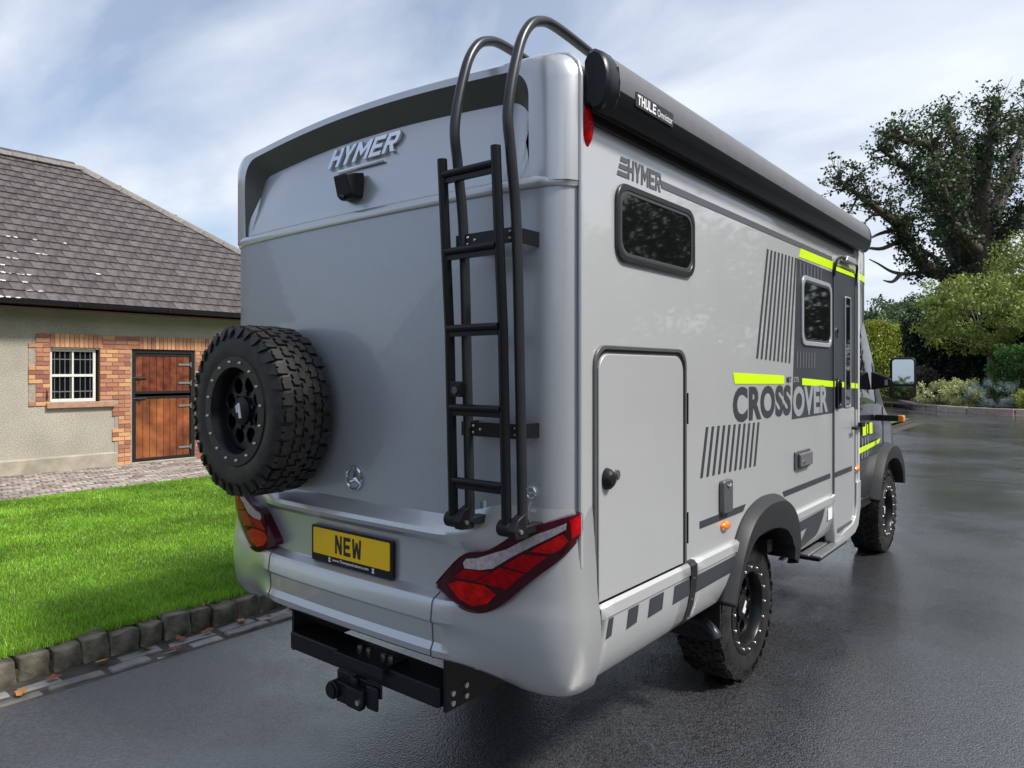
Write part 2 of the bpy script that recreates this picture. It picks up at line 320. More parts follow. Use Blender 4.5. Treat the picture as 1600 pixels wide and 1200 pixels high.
# ---- grass blades
def grass():
    n = 330000
    y = rng.uniform(LY + .02, 7.5, n); u = rng.random(n); x = -2.27 - 6.55 * u ** 1.35
    # keep what lies left of the van as seen from the yard, denser near the kerb
    z = np.interp(x, [-8.85, -2.6, -2.3], [.02, .15, .135])
    x[:9000] = -2.245 - .13 * rng.random(9000)      # longer blades left by the mower along the kerb
    z = np.interp(x, [-8.85, -2.6, -2.3], [.02, .15, .135])
    d = np.hypot(x - CAM.x, y - CAM.y); s = np.clip(d / 6, .8, 1.7)
    h = rng.uniform(.016, .036, n) * np.where(rng.random(n) < .04, 1.5, 1); wd = .0045 * s; h[:9000] *= rng.uniform(1, 2.1, 9000)
    a = rng.uniform(0, 2 * np.pi, n); ln = rng.uniform(0, .9, n) * h; b = rng.uniform(0, 2 * np.pi, n)
    v = np.empty((n, 3, 3)); v[:, 0] = np.c_[x - wd * np.cos(a), y - wd * np.sin(a), z - .004]; v[:, 1] = np.c_[x + wd * np.cos(a), y + wd * np.sin(a), z - .004]
    v[:, 2] = np.c_[x + ln * np.cos(b), y + ln * np.sin(b), z + h]
    me = bpy.data.meshes.new('grass'); me.vertices.add(3 * n); me.vertices.foreach_set('co', v.ravel()); me.loops.add(3 * n); me.loops.foreach_set('vertex_index', np.arange(3 * n, dtype=np.int32))
    me.polygons.add(n); me.polygons.foreach_set('loop_start', np.arange(0, 3 * n, 3, dtype=np.int32)); me.update(calc_edges=True); me.materials.append(MATS['grass_blade'])
    link('grass', me, None, kind='stuff', label='short mown bright green grass of the lawn', category='grass')
grass()

# ---- rough granite kerb along the lawn
def rough_block(sx, sy, sz, j, seed, sub=3, bev=.02):
    bm = bmesh.new(); bmesh.ops.create_cube(bm, size=1)
    for v in bm.verts: v.co = Vector((v.co.x * sx, v.co.y * sy, (v.co.z + .5) * sz))
    bmesh.ops.bevel(bm, geom=bm.edges[:], offset=bev, segments=2, profile=.5, affect='EDGES')
    bmesh.ops.subdivide_edges(bm, edges=[e for e in bm.edges if e.calc_length() > min(sx, sz) * .4], cuts=sub, use_grid_fill=True)
    rr = random.Random(seed)
    from mathutils import noise as mn
    for v in bm.verts: v.co += mn.noise_vector(v.co * 14 + Vector((seed * 3.1, 0, 0))) * j
    me = bpy.data.meshes.new('b'); bm.to_mesh(me); bm.free(); me.polygons.foreach_set('use_smooth', [True] * len(me.polygons)); me.set_sharp_from_angle(angle=R(45)); return me
kerb_blocks = []
for k in range(6):
    me = rough_block(.16, .185, .20, .018, k, 3, .018); me.materials.append(MATS['kerb_granite']); kerb_blocks.append(me)
kb = MB(); kb.box((KX - .13, LY - .1, -.06), (KX - .03, 26, .06)); kb.box((-8.85, LY - .13, -.06), (KX - .13, LY - .03, .06)); kerb = part('kerb', kb, 'silt', None, kind='structure')
y = LY - .14; k = 0
x = KX - .20
while x > -8.8:      # return of the kerb along the end of the lawn
    ln = random.uniform(.150, .182); o = link('kerb_stone', kerb_blocks[k % 6], kerb); o.location = (x - ln / 2, LY - .065, -.05 + random.uniform(-.012, .012)); o.scale = (1, ln / .19, 1); o.rotation_euler = (0, 0, math.pi / 2 + random.uniform(-.05, .05)); x -= ln + .006; k += 1
while y < 9:
    ln = random.uniform(.140, .182); o = link('kerb_stone', kerb_blocks[k % 6], kerb); o.location = (KX - .085 + random.uniform(-.012, .012), y + ln / 2, -.062 + random.uniform(-.014, .014))
    o.scale = (1, ln / .190, 1); o.rotation_euler = (random.uniform(-.03, .03), random.uniform(-.05, .05), random.uniform(-.06, .06)); y += ln + .006; k += 1
# ---- channel of flat setts in front of the kerb
gs = MB(); gs.box((KX - .04, LY - .42, -.03), (-1.855, 26, -.004)); gs.box((-8.85, LY - .42, -.03), (KX - .04, LY - .1, -.004)); gutter = part('gutter', gs, 'silt', None, kind='structure')
setts = []
for k in range(5):
    me = rough_block(.095, .27, .05, .006, 20 + k, 2, .012); me.materials.append(MATS['sett_stone']); setts.append(me)
for row, xr in enumerate((-2.06, -1.945)):
    y = LY - .4 + row * .1
    while y < 8:
        ln = random.uniform(.2, .34)
        o = link('sett', random.choice(setts), gutter); o.location = (xr + random.uniform(-.012, .012), y + ln / 2, -.040 + random.uniform(-.012, .006) - (.012 if random.random() < .25 else 0))
        o.scale = (random.uniform(.85, 1.05), ln / .29, 1); o.rotation_euler = (0, random.uniform(-.03, .03), random.uniform(-.05, .05)); y += ln + random.uniform(.008, .03)
# ---- sett path in front of the stable
pb = MB(); pb.box((-11.6, LY - .4, -.03), (-8.83, 26, .0)); path = part('path', pb, 'silt', None, kind='structure')
pv = []
for k in range(4):
    me = rough_block(.125, .215, .05, .004, 40 + k, 1, .012); me.materials.append(MATS['paver']); pv.append(me)
cand = []
xr = -8.90; row = 0
while xr > -11.45:
    y = -1.0 + (row % 2) * .115
    while y < 9: cand.append((xr, y)); y += .232
    xr -= .14; row += 1
def vis_key(p):
    q = Vector((p[0], p[1], 0)) - CAM; px = 800 + FPX * q.dot(VR) / q.dot(VD); return (0 if -30 < px < 335 else 1, q.length)
cand.sort(key=vis_key)
rest = MB()
for i, (x, y) in enumerate(cand):
    dz = random.uniform(-.006, .006)
    if i < 300:
        o = link('paver', pv[i % 4], path); o.location = (x + random.uniform(-.005, .005), y + random.uniform(-.006, .006), -.028 + dz); o.rotation_euler = (0, 0, random.uniform(-.03, .03))
    else: rest.box((x - .06, y - .105, -.03), (x + .06, y + .105, .018 + dz))
part('paving', rest, 'paver', path, kind='stuff')

# ================================================================== STABLE BUILDING
WX = -11.5; EX = -11.05; EZ = 2.95
def stable():
    b = empty('stable_building', 'low rendered stable building with purple-grey slate hipped roof and brick dressings', 'building', (-15, 3, 0))
    inv = Matrix.Translation((15, -3, 0))
    def P(name, mb, m, parent=b, **kw):
        o = part(name, mb, m, parent, **kw)
        if parent is b: o.matrix_parent_inverse = inv
        return o
    Y0, Y1 = -6.0, 9.05
    DY0, DY1, DZ = 3.86, 5.08, 2.19; WY0, WY1, WZ0, WZ1 = 2.50, 3.30, 1.22, 2.16
    wb = MB()   # front wall in pieces around the openings
    T = .3
    for (a0, a1, z0, z1) in ((Y0, WY0, 0, 2.9), (WY0, WY1, 0, WZ0), (WY0, WY1, WZ1, 2.9), (WY1, DY0, 0, 2.9), (DY0, DY1, DZ, 2.9), (DY1, Y1, 0, 2.9)): wb.box((WX - T, a0, z0), (WX, a1, z1))
    wb.box((-19.2, Y0, 0), (-18.9, Y1, 2.9)); wb.box((-18.9, Y1 - .3, 0), (WX - T, Y1, 2.9)); wb.box((-18.9, Y0, 0), (WX - T, Y0 + .3, 2.9))
    P('wall', wb, 'pebbledash', smooth=0)
    pl = MB()
    for a0, a1 in ((Y0, 3.60), (5.5, Y1)): pl.prism([(0, 0), (.035, 0), (.035, .255), (0, .28)], (WX, a0, 0), UX, UZ, -(a1 - a0))
    P('plinth', pl, 'plinth_render')
    # brick dressings: backing bed + single bricks
    me_b = []
    for k in range(3):
        mb = MB(); mb.box((0, -.5, -.5), (.018, .5, .5)); me = mesh_of(mb, 'brick_clay', 0); me_b.append(me)
    bed = MB(); bricks = []
    def strip(y0, y1, z0, z1): bed.box((WX - .005, y0, z0), (WX + .008, y1, z1))
    def course(y0, y1, z, h=.066, jig=False, off=0):
        y = y0
        first = True
        while y < y1 - .03:
            ln = .215 if not (first and off) else .105
            ln = min(ln, y1 - y); bricks.append((y + ln / 2 - .004, z + h / 2, ln - .011, h)); y += ln; first = False
    zc = .02; r = 0
    while zc < 2.18:
        # pier between window and door
        if zc > 1.2: course(WY1 + .0, DY0 - .01, zc, off=r % 2)
        else:
            t = (r // 3) % 2; course(3.62 if t else 3.51, DY0 - .01, zc, off=r % 2)
        course(DY1 + .01, 5.50 + (.11 if (r // 3) % 2 else 0), zc, off=r % 2)
        if zc > 1.16: course(2.17 if (r // 4) % 2 else 2.28, WY0, zc, off=r % 2)
        zc += .077; r += 1
    y = 2.28
    while y < 5.55:
        hh = .235
        if 3.32 < y < 3.8:
            for q in range(3): bricks.append((y + .105, 2.19 + q * .079 + .033, .205, .066))
            y += .215
        elif y < 2.45:
            for q in range(3): bricks.append((y + .105, 2.19 + q * .079 + .033, .205, .066))
            y += .215
        else: bricks.append((y + .033, 2.19 + hh / 2, .066, hh)); y += .077
    strip(2.17, WY0, 1.17, 2.19); strip(WY1, DY0, 1.2, 2.19); strip(3.55, DY0, 0, 1.2); strip(DY1, 5.56, 0, 2.19); strip(2.28, 5.6, 2.19, 2.425)
    P('mortar_bed', bed, 'mortar', smooth=0)
    for i, (y, z, ly, lz) in enumerate(bricks):
        o = link('brick', me_b[i % 3], b); o.matrix_parent_inverse = inv; o.location = (WX + .002 + random.uniform(0, .004), y, z); o.scale = (1, ly, lz)
    # window: reveal, sash, bars, panes
    wr = MB(); wr.box((WX - .13, WY1 - .012, WZ0), (WX + .001, WY1 + .002, WZ1)); P('reveal', wr, 'soffit_brown', smooth=0)
    sb = MB(); sb.box((WX - .12, WY0 - .07, WZ0 - .10), (WX + .07, WY1 + .24, WZ0)); P('window_sill', sb, 'sill_stone', bevel=.008)
    wn = MB(); O = (WX - .10, WY0, WZ0); ww, wh = WY1 - WY0 - .05, WZ1 - WZ0
    wn.ring([(0, 0), (ww, 0), (ww, wh), (0, wh)], [(.045, .06), (ww - .045, .06), (ww - .045, wh - .045), (.045, wh - .045)], O, UY, UZ, .05)
    win = P('window', wn, 'white_paint', smooth=0, bevel=.004)
    fr = MB(); fr.box((WX - .09, WY0 + .04, WZ0 + .45), (WX - .045, WY0 + ww - .04, WZ0 + .495)); fr.box((WX - .085, WY0 + ww / 2 - .014, WZ0 + .05), (WX - .052, WY0 + ww / 2 + .014, WZ0 + wh - .04))
    part('glazing_bar', fr, 'white_paint', win, smooth=0)
    for (a, c) in ((.045, ww / 2 - .014), (ww / 2 + .014, ww - .045)):
        for (e, g) in ((.06, .45), (.495, wh - .045)):
            pn = MB(); pn.box((WX - .082, WY0 + a, WZ0 + e), (WX - .078, WY0 + c, WZ0 + g)); part('pane', pn, 'glass_dark', win, smooth=0)
    for k in range(8):
        if k == 4: continue
        yb = WY0 + .09 + k * .082; br = MB(); br.cyl((WX - .072, yb, WZ0 + .06), UZ, .007, wh - .1, 8); part('security_bar', br, 'galvanised', win)
    for zb in (.18, .75):
        br = MB(); br.box((WX - .076, WY0 + .04, WZ0 + zb), (WX - .070, WY0 + ww - .04, WZ0 + zb + .016)); part('security_bar', br, 'galvanised', win)
    ct = MB(); ct.tube([(WX + .02, 2.44, 1.26), (WX + .05, 2.44, 1.30), (WX + .05, 2.44, 1.40), (WX + .02, 2.44, 1.44)], .008, 8); P('window_catch', ct, 'black_paint')
    # stable door in two leaves
    fr = MB(); fr.ring([(0, 0), (1.22, 0), (1.22, DZ), (0, DZ)], [(.07, .0), (1.15, .0), (1.15, DZ - .08), (.07, DZ - .08)], (WX - .09, DY0, 0), UY, UZ, .075); P('door_frame', fr, 'black_paint', smooth=0, bevel=.004)
    for nm, z0, z1 in (('lower', .06, 1.285), ('upper', 1.335, DZ - .09)):
        tr = MB(); tr.ring([(0, 0), (1.07, 0), (1.07, z1 - z0), (0, z1 - z0)], [(.012, .05), (1.058, .05), (1.058, z1 - z0 - .04), (.012, z1 - z0 - .04)], (WX - .075, DY0 + .075, z0), UY, UZ, .045)
        d = P('door', tr, 'black_paint', smooth=0, label=nm + ' leaf of the varnished stable door')
        for k in range(8):
            pk = MB(); wdt = (1.07 - .03) / 8; pk.box((WX - .07, DY0 + .09 + k * wdt + .003, z0 + .045), (WX - .040, DY0 + .09 + (k + 1) * wdt - .003, z1 - .035)); part('plank', pk, 'door_wood' if nm == 'upper' else 'door_worn', d, smooth=0, bevel=.004)
        zb = 1.64 if nm == 'upper' else 1.25
        bo = MB(); bo.cyl((WX - .018, DY0 + .02, zb), UY, .011, .26, 8); bo.box((WX - .035, DY0 + .10, zb - .025), (WX - .012, DY0 + .2, zb + .025)); bo.tube([(WX - .015, DY0 + .15, zb), (WX + .0, DY0 + .15, zb - .05), (WX - .005, DY0 + .17, zb - .08)], .008, 6)
        part('bolt', bo, 'black_paint', d)
        for zh in (z0 + .18, z1 - .22):
            hg = MB(); hg.box((WX - .035, DY1 - .32, zh), (WX - .022, DY1 - .02, zh + .04)); hg.cyl((WX - .02, DY1 - .07, zh - .03), UZ, .014, .1, 8); part('hinge', hg, 'galvanised', d)
    st = MB(); st.box((WX - .2, DY0 - .02, 0), (WX + .03, DY1 + .02, .045)); P('doorstep', st, 'plinth_render', bevel=.01)
    dk = MB(); dk.box((WX - 1.2, 2.2, .03), (WX - 1.18, 5.4, 2.5)); P('inner_wall', dk, 'soffit_brown', smooth=0)
    # eaves
    sf = MB(); sf.box((WX, Y0 - .4, 2.83), (EX - .02, 9.35, 2.86)); P('soffit', sf, 'soffit_brown', smooth=0)
    fb = MB(); fb.box((EX - .045, Y0 - .4, 2.80), (EX - .02, 9.4, 2.96)); P('fascia', fb, 'soffit_brown', smooth=0)
    pts = [(EX - .018 + .055 - .055 * math.cos(R(a)), 2.93 - .06 * math.sin(R(a))) for a in range(0, 181, 20)]
    gt = MB(); rows = [[(x, yy, z) for x, z in pts] + [(x2, yy, z2) for x2, z2 in [(p[0] * 1, p[1] + .006) for p in pts[::-1]]] for yy in (Y0 - .4, 9.4)]
    gt.grid(rows, True); gut = P('gutter', gt, 'gutter_black')
    for k in range(9):
        br = MB(); yb = -5 + k * 1.55; br.box((EX - .02, yb, 2.865), (EX + .1, yb + .03, 2.94)); part('gutter_bracket', br, 'gutter_black', gut, smooth=0)
    # roof: deck planes, slates, ridge and hip tiles
    RX, RYE, RZ = EX - 3.9, 4.27, 6.28; CY = 9.35
    rf = MB(); e = -.045
    A = (EX, Y0 - .4, EZ + e); B = (EX, CY, EZ + e); Cc = (RX, RYE, RZ + e); D = (RX, Y0 - .4 + 3, RZ + e); BX = 2 * RX - EX
    rf.add([A, B, Cc, D, (BX, CY, EZ + e), (BX, Y0 - .4, EZ + e)], [(0, 1, 2, 3), (1, 4, 2), (4, 5, 3, 2), (5, 0, 3)])
    roof = P('roof', rf, 'slate', smooth=0)
    sl_ = Vector((RX - EX, 0, RZ - EZ)); LEN = sl_.length; su = sl_.normalized(); nrm = Vector((-su.z, 0, su.x)); nrm = nrm if nrm.z > 0 else -nrm
    ex = .232; wdt = .31
    smesh = []
    for k in range(4):
        mb = MB(); hh = ex + .05; q = [random.uniform(-.004, .004) for _ in range(4)]
        mb.add([(0 + q[0], -wdt / 2 + .004, 0), (0 + q[1], wdt / 2 - .004, 0), (hh, wdt / 2 - .002, -.0), (hh, -wdt / 2 + .002, -.0),
                (0 + q[0], -wdt / 2 + .004, .017), (0 + q[1], wdt / 2 - .004, .017), (hh, wdt / 2 - .002, .009), (hh, -wdt / 2 + .002, .009)],
               [(0, 3, 2, 1), (4, 5, 6, 7), (0, 1, 5, 4), (1, 2, 6, 5), (2, 3, 7, 6), (3, 0, 4, 7)])
        smesh.append(mesh_of(mb, 'slate', 0))
    rowsn = int(LEN / ex); cnt = 0; restb = MB(); lst = []
    for i in range(rowsn + 1):
        s = i * ex; frac = s / LEN; ye = CY + (RYE - CY) * (s + ex * .6) / LEN
        y = -6.2 + (i % 2) * wdt / 2
        while y < ye - .02:
            wloc = wdt * random.choice((1, 1, 1, .96)); lst.append((s, y, i)); y += wdt
    tilt = math.atan2(.012, ex)
    Mx = Matrix((su, Vector((0, 1, 0)), nrm)).transposed().to_4x4()
    def key(p):
        pos = Vector((EX, p[1], EZ)) + su * p[0]; q = pos - CAM; px = 800 + FPX * q.dot(VR) / q.dot(VD); return (0 if -25 < px < 375 else 1, q.length)
    lst.sort(key=key)
    for j, (s, y, i) in enumerate(lst):
        pos = Vector((EX, y, EZ)) + su * s + nrm * random.uniform(0, .003)
        Mt = Matrix.Translation(pos) @ Mx @ Matrix.Rotation(tilt, 4, 'Y') @ Matrix.Rotation(random.uniform(-.012, .012), 4, 'Z')
        if j < 300:
            o = link('slate', smesh[j % 4], roof); o.matrix_basis = Mt
        else:
            me = smesh[j % 4]; restb.add([Mt @ v.co for v in me.vertices], [tuple(p.vertices) for p in me.polygons])
    part('slates', restb, 'slate', roof, smooth=0, kind='stuff')
    # lichen crust on a few slate edges
    lb = MB()
    for k in range(34):
        s = random.choice([0, 0, 1, 2, 3, 4, 5, 6, 8]) * ex + .005; yy = 1.55 + abs(random.gauss(0, .8))
        c = Vector((EX, yy, EZ)) + su * s + nrm * .018; a = [(math.cos(t) * random.uniform(.012, .03), math.sin(t) * random.uniform(.02, .06)) for t in np.linspace(0, 6.283, 8)[:-1]]
        lb.prism(a, c, su, (0, 1, 0), .004)
    part('lichen', lb, 'lichen', roof, smooth=0, kind='stuff')
    def cap(p0, p1, n, name):
        p0, p1 = Vector(p0), Vector(p1); d = (p1 - p0) / n; L_ = d.length; dn = d.normalized(); side = dn.cross(Vector((0, 0, 1))).normalized(); up = side.cross(dn)
        mb = MB(); rows = []
        prof = [(-.15, -.10), (-.08, -.02), (0, .02), (.08, -.02), (.15, -.10), (.13, -.12), (.0, -.005), (-.13, -.12)]
        for h in (0, L_ * .985): rows.append([(h, a, c) for a, c in prof])
        mb.grid(rows, True); mb.f += [tuple(range(8)), tuple(range(8, 16))[::-1]]
        me = mesh_of(mb, 'ridge_clay', 0); Mr = Matrix((dn, side, up)).transposed().to_4x4()
        for i in range(n):
            o = link(name, me, roof); o.matrix_basis = Matrix.Translation(p0 + d * i + Vector((0, 0, .045 + random.uniform(0, .006)))) @ Mr
    cap((RX, -3.4, RZ), (RX, RYE, RZ), 17, 'ridge_tile'); cap((RX, RYE, RZ), (EX, CY, EZ), 15, 'ridge_tile'); cap((RX, RYE, RZ), (BX, CY, EZ), 15, 'ridge_tile')
    return b
stable()
# second range of the yard, behind the camera (it shows in the motorhome's paint)
def far_range():
    b = empty('stable_range', 'long slate-roofed range of stables across the yard', 'building', (-6, -24, 0)); inv = Matrix.Translation((6, 24, 0))
    def P(n, mb, m):
        o = part(n, mb, m, b, smooth=0); o.matrix_parent_inverse = inv; return o
    mb = MB(); mb.box((-26, -30, 0), (9, -24, 2.6)); P('wall', mb, 'mortar')
    mb = MB(); mb.add([(-26.4, -23.4, 2.45), (9.4, -23.4, 2.45), (6, -28, 7.3), (-23, -28, 7.3), (-26.4, -32.5, 2.45), (9.4, -32.5, 2.45)], [(0, 1, 2, 3), (4, 3, 2, 5), (0, 3, 4), (1, 5, 2)]); P('roof', mb, 'slate')
    for k in range(6):
        mb = MB(); mb.box((-24 + k * 5.4, -24.02, 0), (-22.8 + k * 5.4, -23.96, 2.2)); P('door', mb, 'door_wood')
far_range()

# ================================================================== PLANTING
def leaves_mesh(name, pts, size, m, seed=0, aspect=.55, flat=0.0, droop=0.0):
    g = np.random.default_rng(seed); pts = np.asarray(pts, float); n = len(pts)
    d = g.normal(size=(n, 3)); d[:, 2] = d[:, 2] * (1 - flat) - droop; d /= np.linalg.norm(d, axis=1)[:, None] + 1e-9
    e = g.normal(size=(n, 3)); e -= (e * d).sum(1)[:, None] * d; e /= np.linalg.norm(e, axis=1)[:, None] + 1e-9
    s = (size * g.uniform(.6, 1.35, n))[:, None]
    v = np.empty((n, 4, 3)); nn = np.cross(d, e)
    v[:, 0] = pts; v[:, 1] = pts + d * s * .5 + e * s * aspect * .5 + nn * s * .08; v[:, 2] = pts + d * s; v[:, 3] = pts + d * s * .5 - e * s * aspect * .5 + nn * s * .08
    me = bpy.data.meshes.new(name); me.vertices.add(4 * n); me.vertices.foreach_set('co', v.ravel()); me.loops.add(4 * n); me.loops.foreach_set('vertex_index', np.arange(4 * n, dtype=np.int32))
    me.polygons.add(n); me.polygons.foreach_set('loop_start', np.arange(0, 4 * n, 4, dtype=np.int32)); me.update(calc_edges=True); me.materials.append(MATS[m]); return me
def clumps(centers, rad, per, seed, squash=.8):
    g = np.random.default_rng(seed); c = np.repeat(np.asarray(centers, float), per, 0); r = np.repeat(np.asarray(rad, float) * np.ones(len(centers)), per)
    q = g.normal(size=c.shape); q /= np.linalg.norm(q, axis=1)[:, None]; q *= (g.random(len(c)) ** .45)[:, None] * r[:, None]; q[:, 2] *= squash; return c + q
def ell_points(c, r, n, seed, zmin=None, shell=.35):
    g = np.random.default_rng(seed); q = g.normal(size=(n, 3)); q /= np.linalg.norm(q, axis=1)[:, None]; q *= (1 - shell * g.random(n))[:, None]
    p = np.asarray(c) + q * np.asarray(r); return p if zmin is None else p[p[:, 2] > zmin]
def shrub(name, label, cat, c, r, ncl, per, clr, size, m, seed, core='leaf_yew', **kw):
    base = Vector((c[0], c[1], kw.pop('z0', .2))); b = empty(name, label, cat, base)
    cc = ell_points((0, 0, r[2] * .95), r, ncl, seed, zmin=.1, shell=.25); P = clumps(cc, clr, per, seed + 1)
    link('foliage', leaves_mesh('f', P, size, m, seed + 2, **kw), b)
    st = MB(); g = random.Random(seed)
    for k in range(9):
        a = g.uniform(0, 6.28); e = Vector((math.cos(a) * r[0] * .7, math.sin(a) * r[1] * .7, r[2] * g.uniform(.8, 1.6))); st.tube([(0, 0, -.15), e * .5 + Vector((0, 0, .1)), e], [.03, .02, .006], 6)
    part('stem', st, 'bark', b); return b
def limb(mb, pts, r0, r1, n=8):
    k = len(pts); mb.tube(pts, [r0 + (r1 - r0) * i / (k - 1) for i in range(k)], n)
def smooth_path(pts, n=10):
    pts = [Vector(p) for p in pts]; k = len(pts); outp = []
    for i in range(k - 1):
        p0, p1, p2, p3 = pts[max(i - 1, 0)], pts[i], pts[i + 1], pts[min(i + 2, k - 1)]
        for j in range(n):
            t = j / n; outp.append(.5 * ((2 * p1) + (p2 - p0) * t + (2 * p0 - 5 * p1 + 4 * p2 - p3) * t * t + (3 * p1 - p0 - 3 * p2 + p3) * t ** 3))
    return outp + [pts[-1]]
def oak():
    T = 46; base = at(1528, 581 + FPX * 1.756 / T, T); base.z = 0
    b = empty('oak_tree', 'tall gnarled ivy-clad oak with bare lower boughs behind the young tree', 'tree', base)
    def W(px, py, dt=0): return at(px, py, T + dt) - base
    g = random.Random(5); tr = MB()
    trunk = smooth_path([Vector((0, 0, -.2)), W(1530, 520), W(1526, 450), W(1528, 400), W(1530, 350)], 5); limb(tr, trunk, 1.5, .8, 12)
    limbs = [[(1505, 445, 0), (1478, 430, -1), (1450, 420, -2), (1425, 388, -3), (1402, 352, -3), (1372, 328, -4), (1335, 300, -4), (1312, 283, -4)],
             [(1510, 430, 0), (1485, 385, 1), (1468, 335, 2), (1448, 295, 2), (1420, 268, 3), (1392, 245, 3), (1372, 232, 3)],
             [(1515, 410, 0), (1500, 340, -2), (1478, 280, -3), (1458, 230, -3), (1425, 222, -4), (1398, 214, -5)],
             [(1522, 400, 0), (1510, 310, 1), (1500, 240, 1), (1485, 195, 2), (1478, 180, 2)],
             [(1530, 390, 0), (1535, 300, -1), (1545, 230, -2), (1555, 185, -2), (1562, 165, -2)],
             [(1535, 390, 0), (1560, 320, 2), (1585, 250, 3), (1605, 190, 4), (1625, 150, 4)],
             [(1540, 400, 0), (1575, 360, -1), (1615, 320, -2), (1660, 285, -2), (1700, 260, -3)],
             [(1530, 380, 2), (1520, 300, 6), (1530, 240, 8), (1560, 215, 9), (1600, 205, 9)],
             [(1525, 390, -2), (1490, 350, -5), (1475, 300, -6), (1465, 260, -7)]]
    tw = MB(); ends = []; ivy = []
    for li, l in enumerate(limbs):
        p = smooth_path([W(*q) for q in l], 6); n = len(p); r0 = .55 if li < 7 else .4
        limb(tr, p, r0, .07, 9)
        for i in range(3, n):
            f = i / n
            if f < .6: ivy += [p[i] + Vector((g.gauss(0, .4), g.gauss(0, .4), g.gauss(0, .4))) for _ in range(3)]
            for _ in range(2 if f > .45 else 1):
                d = Vector((g.gauss(0, 1), g.gauss(0, 1), g.gauss(.45, .8))).normalized(); ln = g.uniform(.45, 1.75) * (1.15 - .5 * f)
                if li == 0 and f < .45: continue
                q = p[i] + d * ln; m1 = p[i] + d * ln * .5 + Vector((g.gauss(0, .15), g.gauss(0, .15), g.gauss(0, .15)))
                limb(tw, [p[i], m1, q], .085, .028, 5); ends += [q, m1]
                for _ in range(2):
                    d2 = (d + Vector((g.gauss(0, .7), g.gauss(0, .7), g.gauss(.2, .6)))).normalized(); q2 = q + d2 * g.uniform(.4, 1.1); limb(tw, [m1.lerp(q, g.random()), q2], .03, .01, 4); ends.append(q2)
    for l in ([(1450, 422, -2), (1422, 428, -2), (1395, 425, -3), (1372, 412, -3), (1358, 405, -3)], [(1408, 427, -3), (1395, 440, -3), (1380, 438, -3)], [(1412, 372, -3), (1380, 388, -3), (1356, 388, -3), (1345, 395, -4)], [(1405, 358, -3), (1375, 365, -3), (1350, 378, -4)], [(1465, 405, 0), (1445, 392, 0), (1430, 380, 0)]):
        limb(tw, smooth_path([W(*q) for q in l], 4), .16, .03, 6)
    for l in limbs:
        for _ in range(3):
            q = W(*l[-1]); limb(tw, [q, q + Vector((g.gauss(0, .3), g.gauss(0, .3), g.uniform(.8, 1.6)))], .03, .01, 4)
    part('trunk', tr, 'bark', b, smooth=60); part('twigs', tw, 'bark', b, smooth=0)
    E_ = np.array([tuple(e) for e in ends]); P = clumps(E_, .36, 11, 11, .75)
    link('crown', leaves_mesh('c', P, .20, 'leaf_oak', 12, .7), b)
    I_ = np.array([tuple(e) for e in ivy] + [tuple(Vector((g.gauss(0, 1.0), g.gauss(0, 1.0), g.uniform(3, 9.2)))) for _ in range(160)]); link('ivy', leaves_mesh('i', clumps(I_, .55, 40, 13, 1.1), .2, 'leaf_yew', 14, .8), b)
oak()
def round_tree(name, label, base, h, rad, trunk_r, m, seed, ncl=90, per=90, clr=.7, size=.16, th=.45, squash=.8, group=None, bark='bark', droop=0.0):
    b = empty(name, label, 'tree', base, group); g = random.Random(seed); tr = MB(); tp = h * th
    limb(tr, smooth_path([(0, 0, -.2), (g.gauss(0, .05), 0, tp * .6), (0, g.gauss(0, .1), tp)], 4), trunk_r, trunk_r * .7, 8)
    cc = ell_points((0, 0, h - rad * squash), (rad, rad, rad * squash), ncl, seed, shell=.45)
    for k in range(11):
        e = Vector(cc[k]); limb(tr, smooth_path([(0, 0, tp * g.uniform(.8, 1)), e * .45 + Vector((0, 0, tp * .45)), e], 3), trunk_r * .45, .015, 6)
    part('trunk', tr, bark, b, smooth=60); link('crown', leaves_mesh('c', clumps(cc, clr, per, seed + 1, .7), size, m, seed + 2, .45, 0, droop), b); return b
def gpt(px, t, z=0): p = at(px, 581, t); p.z = z; return p
round_tree('young_tree', 'young spreading tree with drooping lime-green leaves on a slim grey trunk', gpt(1546, 35, .2), 6.6, 3.5, .15, 'leaf_lime', 31, 150, 110, .55, .2, .42, .60, None, 'bark_pale', .8)
# clipped hedges: leaves over the faces of a box, twiggy core inside
def hedge(name, label, p0, p1, th, h, m, seed, n=26000, size=.12, rough=.12, taper=0):
    p0, p1 = Vector(p0), Vector(p1); d = (p1 - p0); L_ = d.length; d.normalize(); s = Vector((-d.y, d.x, 0)); b = empty(name, label, 'hedge', p0)
    g = np.random.default_rng(seed); u = g.random(n) * L_; k = g.random(n); hh = h + .12 * np.sin(u * 1.3 + seed) + .08 * np.sin(u * 3.1)
    a = np.where(k < .38, 0, np.where(k < .62, th, g.random(n) * th)); z = np.where(k < .62, g.random(n) ** .8 * hh, hh); z = np.where(k > .95, g.random(n) * hh, z)
    a = a + g.normal(0, rough, n); z = np.maximum(z + g.normal(0, rough * .7, n), .02); pts = np.outer(u, d) + np.outer(a, s); pts[:, 2] = z
    link('foliage', leaves_mesh('f', pts, size, m, seed, .6), b)
    cb = MB(); Mx = Matrix((d, s, Vector((0, 0, 1)))).transposed().to_4x4(); cb.box((.1, .15, -.1), (L_ - .1, th - .15, h - .2), Mx); part('twig_core', cb, 'leaf_yew', b, smooth=0); return b
hedge('clipped_hedge', 'tall clipped golden-green hedge with flat top beyond the yard', gpt(1424, 46), gpt(1300, 44), 2.2, 4.5, 'leaf_gold', 51, 70000, .12, .13)
hedge('evergreen_hedge', 'dark evergreen hedge standing behind the planting bed', gpt(1640, 37), gpt(1424, 41), 2.5, 4.4, 'leaf_yew', 52, 60000, .17, .3)
